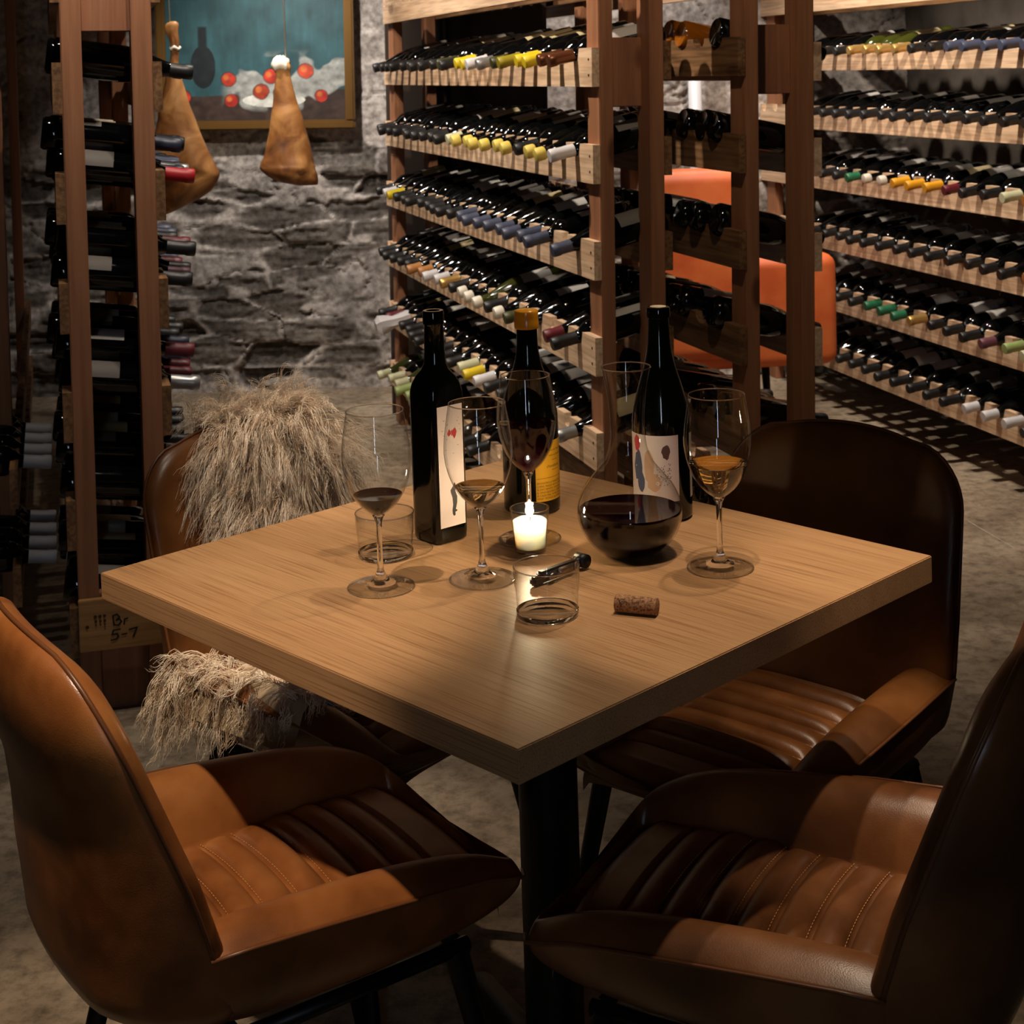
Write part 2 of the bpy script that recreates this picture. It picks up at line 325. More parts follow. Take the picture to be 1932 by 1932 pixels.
# ------------------------------------------------------------------ wine bottles (shared meshes)
PROF = {
 'bordeaux': [(.004, .004), (.033, .0), (.0372, .006), (.0375, .03), (.0375, .185), (.036, .200), (.028, .216), (.0185, .228), (.0152, .240), (.0142, .285), (.0158, .287), (.0158, .297), (.0142, .298), (.0142, .302)],
 'burgundy': [(.004, .005), (.036, .0), (.0408, .006), (.041, .03), (.041, .145), (.0395, .165), (.034, .19), (.026, .215), (.0185, .238), (.0152, .255), (.0145, .283), (.0164, .285), (.0164, .295), (.0146, .297), (.0146, .300)],
}
def bottle_mesh(shape):
    k = ('b', shape)
    if k not in TEXTC:
        m_ = MB(); m_.lathe(PROF[shape], 20); TEXTC[k] = autosmooth(m_.mesh(shape), 50)
    return TEXTC[k]
def cap_mesh(shape, c):
    k = ('c', shape, c)
    if k not in TEXTC:
        m_ = MB(); short = c in 'YW'; top = .3025 if shape == 'bordeaux' else .3005; e = .0009
        if c == 'T': P = [(.020, .205), (.026, .225), (.024, .25), (.022, .28), (.030, .31), (.036, .335), (.022, .35)]
        elif short: P = [(.0158, top-.026), (.0178, top-.023), (.0182, top-.006), (.0165, top+.0005), (.010, top+.002)]
        else: P = [(.0153+e, top-.064), (.0147+e, top-.022), (.0162+e, top-.018), (.0162+e, top-.002), (.0145+e, top+.0012), (.008, top+.0015)]
        m_.lathe(P, 14 if c == 'T' else 20)
        if c == 'T':
            m_.v = [(x*(1+.16*math.sin(9*atan2(y, x)+z_*70)), y*(1+.16*math.sin(7*atan2(y, x)+2)), z_) for x, y, z_ in m_.v]
        me = m_.mesh('cap'); me.materials.append(capmat(c)); TEXTC[k] = autosmooth(me, 45)
    return TEXTC[k]
def label_mesh(shape, kind):
    k = ('l', shape, kind)
    if k not in TEXTC:
        r = (.0375 if shape == 'bordeaux' else .041)+.0005; z0, z1 = (.055, .145) if kind != 'g' else (.035, .125)
        V = []; F = []; nn = 14; a0, a1 = -1.25, 1.25
        for i in range(nn+1):
            a = a0+(a1-a0)*i/nn; V += [(r*cos(a), r*sin(a), z0), (r*cos(a), r*sin(a), z1)]
        F = [(2*i, 2*i+2, 2*i+3, 2*i+1) for i in range(nn)]
        me = mesh('label', V, F); me.materials.append({'p': PAPER, 't': PAPERT, 'g': PAPERG}[kind]); TEXTC[k] = me
    return TEXTC[k]
ORD = ['first', 'second', 'third', 'fourth', 'fifth', 'sixth', 'seventh', 'eighth', 'ninth', 'tenth', 'eleventh', 'twelfth', 'thirteenth', 'fourteenth', 'fifteenth', 'sixteenth',
       'seventeenth', 'eighteenth', 'nineteenth', 'twentieth', 'twenty-first', 'twenty-second']
SHELF = ['top', 'second', 'third', 'fourth', 'fifth', 'lowest']
NB = [0]
def rack_bottle(Mr, u, v_neck, dirx, zn, v_body, zb, c, shape, gmat, lab, lkind, roll, label, group, tip):
    """bottle lying across the rack: neck end at v=tip, axis through (v_neck,zn) and (v_body,zb)"""
    L = .302; d = Vector((v_neck-v_body, 0, zn-zb)).normalized()
    nk = Vector((v_neck, u, zn)); tipp = nk + d*abs(tip-v_neck); base = tipp - d*L
    xax = Vector((0, 0, 1)); xax = (xax - d*xax.dot(d)).normalized(); yax = d.cross(xax)
    Mx = Matrix((xax, yax, d)).transposed().to_4x4() @ Matrix.Rotation(roll, 4, 'Z'); Mx.translation = base
    Mw = Mr @ Mx
    me = bottle_mesh(shape)
    if not me.materials: me.materials.append(RGLASS)
    o = link('wine_bottle', me, label=label, cat='bottle', group=group); o.matrix_world = Mw
    if gmat is not RGLASS: o.material_slots[0].link = 'OBJECT'; o.material_slots[0].material = gmat
    link('capsule', cap_mesh(shape, c), parent=o)
    if lab: link('paper_label', label_mesh(shape, lkind), parent=o)
    NB[0] += 1
    return o

ZT = [1.410-.2335*k for k in range(6)]; BH = .094
def board_mesh(name, length, th, hgt, pitch, u0, nslots, nw, nd, wide):
    """notched rail; length along Y, thickness along X, top at z=0"""
    pts = [(0, -hgt), (length, -hgt), (length, 0)]
    for i in reversed(range(nslots)):
        c = u0+pitch*i
        if c+nw/2 > length or c-nw/2 < 0: continue
        if wide: pts += [(c+nw/2*cos(a), -nd*sin(a)) for a in [pi*k/8 for k in range(9)]]
        else: pts += [(c+nw/2, 0), (c+nw*.34, -nd*.8), (c+nw*.2, -nd), (c-nw*.2, -nd), (c-nw*.34, -nd*.8), (c-nw/2, 0)]
    pts += [(0, 0)]; n_ = len(pts)
    V = [(0, a, b) for a, b in pts]+[(th, a, b) for a, b in pts]
    F = [tuple(range(n_)), tuple(reversed(range(n_, 2*n_)))]+[(i, i+n_, (i+1) % n_+n_, (i+1) % n_) for i in range(n_)]
    bm = bmesh.new(); vs = [bm.verts.new(v) for v in V]
    for f in F: bm.faces.new([vs[i] for i in f])
    bmesh.ops.recalc_face_normals(bm, faces=bm.faces[:])
    bmesh.ops.triangulate(bm, faces=[f for f in bm.faces if len(f.verts) > 4])
    me = bpy.data.meshes.new(name); bm.to_mesh(me); bm.free(); return me
def plankmesh(a, b, bev=.002): m_ = MB(); m_.box(a, b, bev); return m_.mesh('plank', False)
def rack(loc, ang, length, W, neck, pitch, u0, seqs, label, where, group, raise_, postu, topshelf=True, bh=BH, boardmat=BOARD, backmat=DARKPINE, PW=.036, PD=.085, nslots=22, sd=1, lean=0, labprob=.6):
    root = empty('wine_rack', loc, ang, label, 'wine rack'); lean = .017; loc = (loc[0]-.0128, loc[1], 0); root.location = loc
    if lean: root.rotation_euler = (0, lean, ang)
    Mr = Matrix.Translation(Vector(loc)) @ Euler((0, lean, ang)).to_matrix().to_4x4()
    T = .019; rr_ = random.Random(sd)
    for u in postu:
        for v0 in (T, W-T-PW):
            link('post', plankmesh((v0, u, 0), (v0+PW, u+PD, 2.4)), POST, root)
    for k in range(-1 if topshelf else 4, 6):
        zt = 1.410-.2335*k
        for side in (0, 1):
            isneck = (side == 0) == (neck == 'L')
            me = board_mesh('rail', length, T, bh, pitch, u0, nslots, .046 if isneck else .070, .030 if isneck else .026, not isneck)
            o = link('shelf_rail', me, boardmat if isneck else backmat, root)
            o.location = (0 if side == 0 else W-T, -.002, zt+(0 if isneck else raise_))
        if k >= 0 and seqs[k]:
            for i, c in enumerate(seqs[k]):
                if c in '- ': continue
                u = u0+pitch*i
                shape = rr_.choice(['bordeaux', 'burgundy']); gm = RGLASS; 
                if c in 'Wgcl' and rr_.random() < .35: gm = OGLASS
                if c == 'a': gm = AGLASS
                hasl = rr_.random() < labprob; lk = rr_.choice('pgt' if c != 'k' else 'ggp'); roll = rr_.uniform(-.45, .45)+(.25 if neck == 'L' else -.25)
                cc = 'k' if c == 'a' else c
                nr = {'bordeaux': .0375, 'burgundy': .041}[shape]
                zn = zt-.030+.0175; zb = zt+raise_-.026+nr+.0015
                vn, vb, tip = (T/2, W-T/2, -.068-rr_.uniform(-.012, .012)) if neck == 'L' else (W-T/2, T/2, W+.068+rr_.uniform(-.012, .012))
                lb = '%s capped wine bottle, %s from end post, %s shelf of %s' % (CAPNAME[cc], ORD[i], SHELF[k], where)
                rack_bottle(Mr, u+rr_.uniform(-.003, .003), vn, 0, zn, vb, zb, cc, shape, gm, hasl, lk, roll, lb, group, tip)
    return root
A_MID = atan2(.675, 2.24)
# rack beside the stone wall
mid = rack((.188, 3.66, 0), A_MID, 2.36, .205, 'L', .1055, .115, [
    'zzyydoswyykokkkkkkkkk', 'wYYkYYYYYYckkkkkkkkkk', 'b-bbbbbbbbkkkkkkkkywk', 'kr-koWkWWWkgwwttkkkkk', 's-kkkkkwyckkkkkkkkTrk', '--------kkkkkkksllccc'],
    'long pine wine rack running from behind the table to the stone wall', 'rack behind table', 'bottles in the long rack behind the table', .015, (0, 2.27), sd=3, labprob=.8)
link('back_panel', plankmesh((.285, 1.25, 0), (.300, 2.46, 2.3)), plain('stained_ply', (52, 38, 28), .7), mid)
link('end_shade_panel', plankmesh((.03, 2.462, 0), (.300, 2.475, 2.3)), plain('stained_ply', (52, 38, 28), .7), mid)  # added dark sheet, standing in for the unlit stretch of wall beyond
for zt in ZT[:5]:
    for dz in (-.028, -.066):
        m_ = MB(); m_.tube([(-.0012, .020, zt+dz), (.004, .020, zt+dz)], .0032, 10); link('screw', m_.mesh('scr', False), plain('dark_steel', (46, 40, 36), .5, .7), mid)
# rack at the far side of the aisle
A_R = atan2(.333, 1.3); q = Vector((1.563, 4.65)) - Vector((-sin(A_R), cos(A_R)))*.42
rr0 = rack((q.x, q.y, 0), A_R, 2.42, .21, 'L', .1135, .10, [
    '--bbbbbkkggggkkkk', '--kkkkkkkkkkkkkkk', '--gckkrOOOWWGkkkk', '--tkkkkkkkkkkkkkk', '--clmkkkgGGGkkkkk', '--kwwwkkkkkkkkkkk'],
    'long pale pine wine rack beyond the brown leather chair, against the side wall', 'rack by side wall', 'bottles in the rack against the side wall', 0, (0.02, 2.3), sd=5, labprob=.85)
# rack whose bottle bases face the table
A_C = A_MID
cdr = rack((.538, 3.66, 0), A_C, 2.36, .222, 'R', .1055, .125, [
    'k-aa---', 'kkk-kkk', 'kkk-kkkk', 'k-kkwkwk', 'kk-kkkk', 'kkk'],
    'brown pine wine rack showing bottle bases, in front of the orange armchair', 'rack before orange armchair', 'bottles in the rack before the orange armchair', .015, (0, 1.15, 2.27), boardmat=BOARD, sd=8)
# rack carrying the sign
er = rack((-.969, 3.21, 0), A_MID, 2.3, .226, 'R', .1055, .12, [
    'kr', 'Rnskbbkkb', 'kmkrbkbkk', 'srrnbkkkk', 'wwskkkkkk', 'kkkkkk'],
    'brown wooden wine rack seen end on, carrying the 5-7 sign', 'rack with sign', 'bottles in the rack with the sign', 0, (0, 1.1, 2.2), bh=.108, PW=.043, sd=11, labprob=.85, boardmat=DARKPINE, backmat=DARKPINE)
ME = Matrix.Translation((-.969-.0128, 3.21, 0)) @ Euler((0, .017, A_MID)).to_matrix().to_4x4()
for k, seq in ((1, 'nkk'), (2, 'krkbb'), (3, 'rnkkk'), (4, 'wkkkk'), (5, 'kk')):
    for i, c in enumerate(seq):
        zt = ZT[k]; tipv = .226+.06+random.uniform(-.015, .015)
        rack_bottle(ME, .12+.1055*(i+.5), .2165, 0, zt+.052, .0095, zt+.0775, c, 'bordeaux', RGLASS, True, 'pgt'[(i+k) % 3], random.uniform(-.8, .8),
                    '%s capped wine bottle in upper row, %s from post, %s shelf, rack with sign' % (CAPNAME[c], ORD[i], SHELF[k]), 'bottles in the rack with the sign', tipv)
# low rack against the dark side wall, white capsules showing; drawn out long so its rails stand in for shaded floor
fr = rack((-1.375, 3.45, 0), A_MID, 2.9, .215, 'R', .12, .12, [None, None, None, None, None, None],
    'dark low wine rack against the unlit wall', 'dark rack', 'bottles in the dark rack', 0, (.35, 2.6), topshelf=False, boardmat=DARKPINE, backmat=DARKPINE, sd=2)
Mr = Matrix.Translation((-1.375, 3.45, 0)) @ Matrix.Rotation(A_MID, 4, 'Z'); ii = 0
for k in (4, 5):
    for i in (0, 1, 2, 3):
        zt = ZT[k]; lb = 'white capped wine bottle, %s from end post, %s shelf of unlit rack' % (ORD[i], SHELF[k])
        rack_bottle(Mr, .12+.12*i, .205, 0, zt-.0125, .01, zt+.013, 'w', 'bordeaux', RGLASS, False, 'p', 0, lb, 'bottles in the unlit rack', .285)

# stretchers tying the end posts near the top, base panel, sign
def stretch(root, W, z0, z1, y0, nm='stretcher', mat=CROSS, v0=None, v1=None, y1=None):
    link(nm, plankmesh((v0 if v0 is not None else .019+.036, y0, z0), (v1 if v1 is not None else W-.019-.036, y1 if y1 is not None else y0+.03, z1)), mat, root)
stretch(mid, .205, 1.265, 1.435, .055, v0=.055, v1=.15)
stretch(cdr, .222, 1.285, 1.455, .055, v0=.055, v1=.168)
stretch(er, .226, 1.475, 1.60, .02, v0=.062, v1=.164)
stretch(er, .226, .0, .26, .03, 'kick_panel', CROSS, .062, .164)
# sign board with handwriting
sg = MB(); sg.box((-.002+.02, -.020, .150), (.205, -.002, .262), .0015); sgm = sg.mesh('sg', False)
SIGNW = wood('sign_pine', (150, 108, 64), (168, 124, 76), (182, 140, 90), axis=0, streak=.5)
sign = link('sign_board', sgm, SIGNW, er)
INK = plain('black_marker', (18, 14, 12), .6); INK2 = plain('burnt_dot', (62, 36, 16), .8)
ms = MB()
def stroke(pts, r=.0017):
    for a, b_ in zip(pts, pts[1:]):
        a = Vector((a[0], a[1])); b_ = Vector((b_[0], b_[1])); d = (b_-a); nn = Vector((-d.y, d.x)).normalized()*r; e = d.normalized()*r*.6; a -= e; b_ += e
        k = len(ms.v); ms.v += [(p_.x, -.0212, p_.y) for p_ in (a+nn, a-nn, b_-nn, b_+nn)]; ms.f.append((k, k+1, k+2, k+3))
def glyph(P, x, z, s): stroke([(x+px*s, z+pz*s) for px, pz in P])
bx, bz, s_ = .083, .171, .022
glyph([(.9, 1), (.25, .95), (.12, .55), (.6, .58), (.72, .3), (.5, .05), (.0, .0)], bx, bz, s_)
glyph([(1.05, .45), (1.5, .5)], bx, bz, s_)
glyph([(1.75, .85), (2.5, 1.0), (2.1, .1)], bx, bz, s_)
glyph([(.1, 1), (.2, .1), (.6, .0), (.9, .35), (.75, .6), (.4, .5)], bx+.003, bz+.031, s_); glyph([(.1, 1), (.5, 1.1), (.75, .8), (.4, .55)], bx+.003, bz+.031, s_)
glyph([(1.15, .05), (1.2, .55), (1.5, .6)], bx+.003, bz+.031, s_)
link('handwriting', ms.mesh('hw', False), INK, sign)
md = MB()
def dot(x, z_, r):
    k = len(md.v); md.v += [(x+r*cos(2*pi*i/12), -.0211, z_+r*sin(2*pi*i/12)) for i in range(12)]; md.f.append(tuple(range(k, k+12)))
for i in range(3):
    dot(.052+i*.0095, .226, .0038-.0002*i); dot(.053+i*.0092, .2155, .0030); dot(.053+i*.0092, .207, .0019)
dot(.0714, .2025, .0014); dot(.0714, .1975, .0013); dot(.035, .205, .0038)
link('dots', md.mesh('dots', False), INK2, sign)

# ------------------------------------------------------------------ oak table
TH = .7715; F0 = CAM + .9*Vector((-.0133, 1.5074, -.6903)); F0.z = 0
TA = Vector((cos(TH), sin(TH), 0)); TB = Vector((-sin(TH), cos(TH), 0))
LA, LB = .9*.7715+.0, .9*.8382
LA = .72; LB = .752
tab = empty('dining_table', (F0.x, F0.y, 0), TH, 'square oak topped table on a black pedestal, set with wine and a candle', 'table')
m_ = MB(); m_.box((0, 0, .716), (LA, LB, .75), .0012)
link('tabletop', m_.mesh('top', False), OAK, tab)
def loc2(P): d = Vector((P[0], P[1], 0))-F0; return Vector((d.dot(TA), d.dot(TB), P[2]))
c = loc2((.020, 1.878, 0))
m_ = MB(); m_.tube([(c.x, c.y, .03), (c.x, c.y, .70)], .0375, 40); link('pedestal_column', autosmooth(m_.mesh('col'), 40), BLACKMETAL, tab)
m_ = MB(); m_.box((c.x-.15, c.y-.15, .704), (c.x+.15, c.y+.15, .715), .002); link('mounting_plate', m_.mesh('mp', False), BLACKMETAL, tab)
for a in (112, 22, 202, 292):
    d = Vector((cos(radians(a)-TH), sin(radians(a)-TH), 0)); e = c + d*.285
    m_ = MB(); m_.tube([(c.x, c.y, .055), tuple(c+d*.15+Vector((0, 0, .045))), tuple(e+Vector((0, 0, .032)))], [.036, .032, .028], 20)
    link('foot', autosmooth(m_.mesh('foot'), 50), BLACKMETAL, tab)

# ------------------------------------------------------------------ leather chairs
def chair_parts():
    P = {}
    # backrest
    NU, NV = 30, 30; zb, zt, rc = .375, .792, .085
    zs = [.375, .42, .486, .56, .69, .76, .792]; ws = [.178, .208, .218, .216, .202, .193, .188]; ye = [-.140, -.148, -.160, -.181, -.229, -.257, -.270]
    def W(z):
        w = interp(z, zs, ws)
        if z > zt-rc: w = w-rc+sqrt(max(rc*rc-(z-zt+rc)**2, 0))
        if z < zb+.05: w = w-.05+sqrt(max(.05**2-(zb+.05-z)**2, 0))
        return w
    grid = {}; V = []; out = []
    vz = [zb+(zt-zb)*(.5-.5*cos(pi*i/NV))*.65+(zt-zb)*i/NV*.35 for i in range(NV+1)]
    for j, z in enumerate(vz):
        w = W(z)
        for i in range(NU+1):
            u = sin(pi/2*(-1+2*i/NU)) ; x = u*w
            dz = .014*(1-u*u)*max(0, (z-.6)/.21)**3
            wrap = interp(z, [.375, .5, .7, .792], [.020, .034, .030, .012])
            y = interp(z, zs, ye) - wrap*(1-u*u)
            ed = min(w-abs(x), 1)/.045; et = (zt-z)/.045; eb = (z-zb)/.05
            e = 1.
            for q in (ed, et, eb):
                q = min(max(q, 0), 1); e *= sqrt(max(0, 1-(1-q)**2.2))**.8
            e2 = 1.
            for q in ((w-abs(x))/.105, (zt-z)/.07, (z-zb)/.05):
                q = min(max(q, 0), 1); e2 *= sqrt(max(0, 1-(1-q)**2.0))
            tf, tb = .026*e, interp(z, [.375, .42, .52, .62, .812], [.078, .088, .068, .044, .028])*e2
            V.append((x, y, z+dz, tf, tb))
    nn = len(V); verts = [(x, y+tf, z) for x, y, z, tf, tb in V]+[(x, y-tb, z) for x, y, z, tf, tb in V]
    F = []
    I = lambda i, j: j*(NU+1)+i
    for j in range(NV):
        for i in range(NU): F.append((I(i, j), I(i, j+1), I(i+1, j+1), I(i+1, j))); F.append((nn+I(i, j), nn+I(i+1, j), nn+I(i+1, j+1), nn+I(i, j+1)))
    bd = [I(i, 0) for i in range(NU)]+[I(NU, j) for j in range(NV)]+[I(i, NV) for i in range(NU, 0, -1)]+[I(0, j) for j in range(NV, 0, -1)]
    for a, b_ in zip(bd, bd[1:]+bd[:1]): F.append((a, b_, nn+b_, nn+a))
    bm = bmesh.new(); vs = [bm.verts.new(v) for v in verts]
    for f in F: bm.faces.new([vs[i] for i in f])
    bmesh.ops.remove_doubles(bm, verts=bm.verts[:], dist=.0004); bmesh.ops.recalc_face_normals(bm, faces=bm.faces[:])
    me = bpy.data.meshes.new('backrest'); bm.to_mesh(me); bm.free(); me.polygons.foreach_set('use_smooth', [True]*len(me.polygons)); P['backrest'] = me
    # outline seam
    idx = [I(NU, j) for j in range(NV) if vz[j] > .484]+[I(i, NV) for i in range(NU, -1, -1)]+[I(0, j) for j in range(NV-1, -1, -1) if vz[j] > .484]
    pts = [(V[q][0]*1.006, V[q][1], V[q][2]+(.001 if V[q][2] > .77 else 0)) for q in idx]
    pts = [p for q, p in enumerate(pts) if q == 0 or (Vector(p)-Vector(pts[q-1])).length > .0012]
    m_ = MB(); m_.tube(pts, .0026, 8); P['back_piping'] = m_.mesh('pip')
    # seat shell
    ys = [-.185, -.165, -.12, -.04, .05, .12, .170, .212, .238, .252]
    sw = [.210, .219, .223, .224, .221, .216, .211, .205, .195, .170]
    sz = [.484, .489, .490, .485, .476, .467, .458, .447, .437, .430]
    tp = [.492, .502, .507, .505, .499, .490, .478, .462, .447, .434]
    bz = [.42, .390, .380, .376, .376, .378, .382, .390, .400, .413]
    sl = [.108, .110, .112, .115, .120, .125, .130, .134, .134, .120]
    V = []; F = []; N = None
    for y, w, z, b_, s, q in zip(ys, sw, sz, bz, sl, tp):
        h = z-b_; d = w-s; fl_ = .4285-max(0, y-.10)*.13
        half = [(0, fl_-.005), (s*.6, fl_-.005), (s-.012, fl_-.003), (s, fl_), (s+.10*d, fl_+.36*(q-fl_)), (s+.30*d, fl_+.80*(q-fl_)), (s+.58*d, q), (s+.86*d, z+.45*(q-z)), (w, z), (w-.001, z-.10*h), (w-.006, z-.45*h), (w-.022, z-.80*h), (w-.055, b_+.02*h), (w*.5, b_), (0, b_)]
        sec = half+[(-x, zz) for x, zz in reversed(half[1:-1])]; N = len(sec)
        yo = .012 if y > .2 else 0
        V += [(x, y-(.010*(abs(x)/w)**2 if y > .19 else 0), zz) for x, zz in sec]
    for j in range(len(ys)-1):
        for i in range(N): F.append((j*N+i, j*N+(i+1) % N, (j+1)*N+(i+1) % N, (j+1)*N+i))
    F.append(tuple(range(N))); F.append(tuple(reversed(range((len(ys)-1)*N, len(ys)*N))))
    bm = bmesh.new(); vs = [bm.verts.new(v) for v in V]
    for f in F: bm.faces.new([vs[i] for i in f])
    cr = bm.edges.layers.float.new('crease_edge'); bmesh.ops.recalc_face_normals(bm, faces=bm.faces[:]); bm.verts.index_update()
    for e in bm.edges:
        a, b_ = e.verts[0].index, e.verts[1].index
        if abs(a-b_) == N and (a % N) in (8, N-8): e[cr] = .7
        if abs(a-b_) == N and (a % N) in (3, N-3): e[cr] = .5
    me = bpy.data.meshes.new('seat_shell'); bm.to_mesh(me); bm.free(); me.polygons.foreach_set('use_smooth', [True]*len(me.polygons)); P['seat_shell'] = me
    m1 = MB()
    for sg_ in (1, -1):
        m1.tube([(sg_*(w+.0012), y-(.010 if y > .19 else 0), z) for y, w, z in zip(ys[1:], sw[1:], sz[1:])], .0022, 8)
    P['arm_piping'] = m1.mesh('ap')
    # ribbed cushion
    NX, NY = 26, 132; V = []
    path = []
    for j in range(NY+1):
        s_ = -.135+.385*j/NY
        path.append(s_)
    rib0, pitch = -.130, .0415
    def zrib(s_):
        k = (s_-rib0)/pitch
        if k < 0 or k > 7: return .0090
        f = k-math.floor(k); return -.008+.0205*(1-abs(2*f-1)**2.3)**.55
    for s_ in path:
        y, z0 = s_, .4315-max(0, s_-.10)*.13
        if s_ > .195:
            z0 = .4315-.095*.13; t_ = s_-.195; rr2 = .028
            if t_ < rr2*pi/2: y = .195+rr2*sin(t_/rr2); z0 -= rr2*(1-cos(t_/rr2))
            else: y = .195+rr2; z0 = .4315-.095*.13-rr2-(t_-rr2*pi/2)
        w = interp(y, [-.135, 0, .13, .18, .205, .225], [.113, .119, .129, .138, .150, .146])
        for i in range(NX+1):
            u = -1+2*i/NX; x = u*w; e = 1-abs(u)**7
            wob = .0035*sin(u*1.6)*0
            bow = .012*(1-u*u)     # the channels bow towards the front
            kz = zrib(s_-bow*.0)
            V.append((x, y+.006*(1-u*u)*(1 if s_ < .15 else 1), z0+(kz if abs(u) < .93 else min(kz, .0))*e+.005*(1-u*u)-(.010 if abs(u) == 1 else 0)))
    F = [(j*(NX+1)+i, j*(NX+1)+i+1, (j+1)*(NX+1)+i+1, (j+1)*(NX+1)+i) for j in range(NY) for i in range(NX)]
    P['seat_cushion'] = mesh('cushion', V, F)
    for k in range(1, 8):
        m2 = MB()
        y = rib0+pitch*k+.0032; w = interp(y, [-.135, 0, .13, .18], [.113, .119, .129, .138])-.006; nst = int(2*w/.0062)
        for i in range(nst):
            x = -w+2*w*(i+.2)/nst; x2 = x+.0038; f = lambda xx: (xx, y+.006*(1-(xx/w)**2), .4315-max(0, y-.10)*.13+.0032+.005*(1-(xx/w)**2))
            m2.tube([f(x), f(x2)], .00045, 4)
        P['stitching%d' % k] = m2.mesh('st')
    # frame and legs
    m3 = MB()
    for sg_ in (1, -1): m3.tube([(sg_*.168, .165, .367), (sg_*.172, -.13, .367)], .0095, 8)
    m3.tube([(.168, .155, .366), (-.168, .155, .366)], .009, 8); m3.tube([(.17, -.12, .366), (-.17, -.12, .366)], .009, 8)
    P['frame'] = m3.mesh('fr')
    for nm, a, b_ in (('leg1', (.165, .15, .366), (.205, .225, .0)), ('leg2', (-.165, .15, .366), (-.205, .225, .0)), ('leg3', (.168, -.12, .366), (.205, -.215, .0)), ('leg4', (-.168, -.12, .366), (-.205, -.215, .0))):
        m3 = MB(); m3.tube([a, b_], [.0150, .0085], 14); P[nm] = autosmooth(m3.mesh('leg'), 50)
    return P
CP = chair_parts()
def chair(x, y, yaw, label, mat):
    r = empty('dining_chair', (x, y, 0), radians(yaw-90), label, 'chair', 'leather chairs around the table')
    for k in ('backrest', 'seat_shell', 'seat_cushion'):
        me = CP[k] if mat is LEATHER and not CP[k].materials else CP[k].copy()
        if me.materials: me.materials.clear()
        me.materials.append(mat); o = link(k, me, None, r)
        if k == 'seat_shell':
            s = o.modifiers.new('s', 'SUBSURF'); s.levels = 2; s.render_levels = 2
        if k == 'seat_cushion': st = o
    link('back_piping', CP['back_piping'], PIPING, r); link('arm_piping', CP['arm_piping'], PIPING, r); [link('seat_stitching', CP['stitching%d' % k], THREAD, r) for k in range(1, 8)]
    link('metal_frame', CP['frame'], BLACKMETAL, r)
    for k in ('leg1', 'leg2', 'leg3', 'leg4'): link('leg', CP[k], BLACKMETAL, r)
    return r
POSES = [(-.311, 1.747, 33.8), (.281, 1.644, 152.0), (.327, 2.125, 229), (-.266, 2.300, -39.1)]
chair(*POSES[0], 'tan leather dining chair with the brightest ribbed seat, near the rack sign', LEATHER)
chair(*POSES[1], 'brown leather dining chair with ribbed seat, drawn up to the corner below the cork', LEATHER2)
chair(*POSES[2], 'brown leather dining chair facing the camera behind the glass of golden wine', LEATHER_SHADE)
chair(*POSES[3], 'brown leather dining chair draped with a shaggy sheepskin', LEATHER_SHADE)

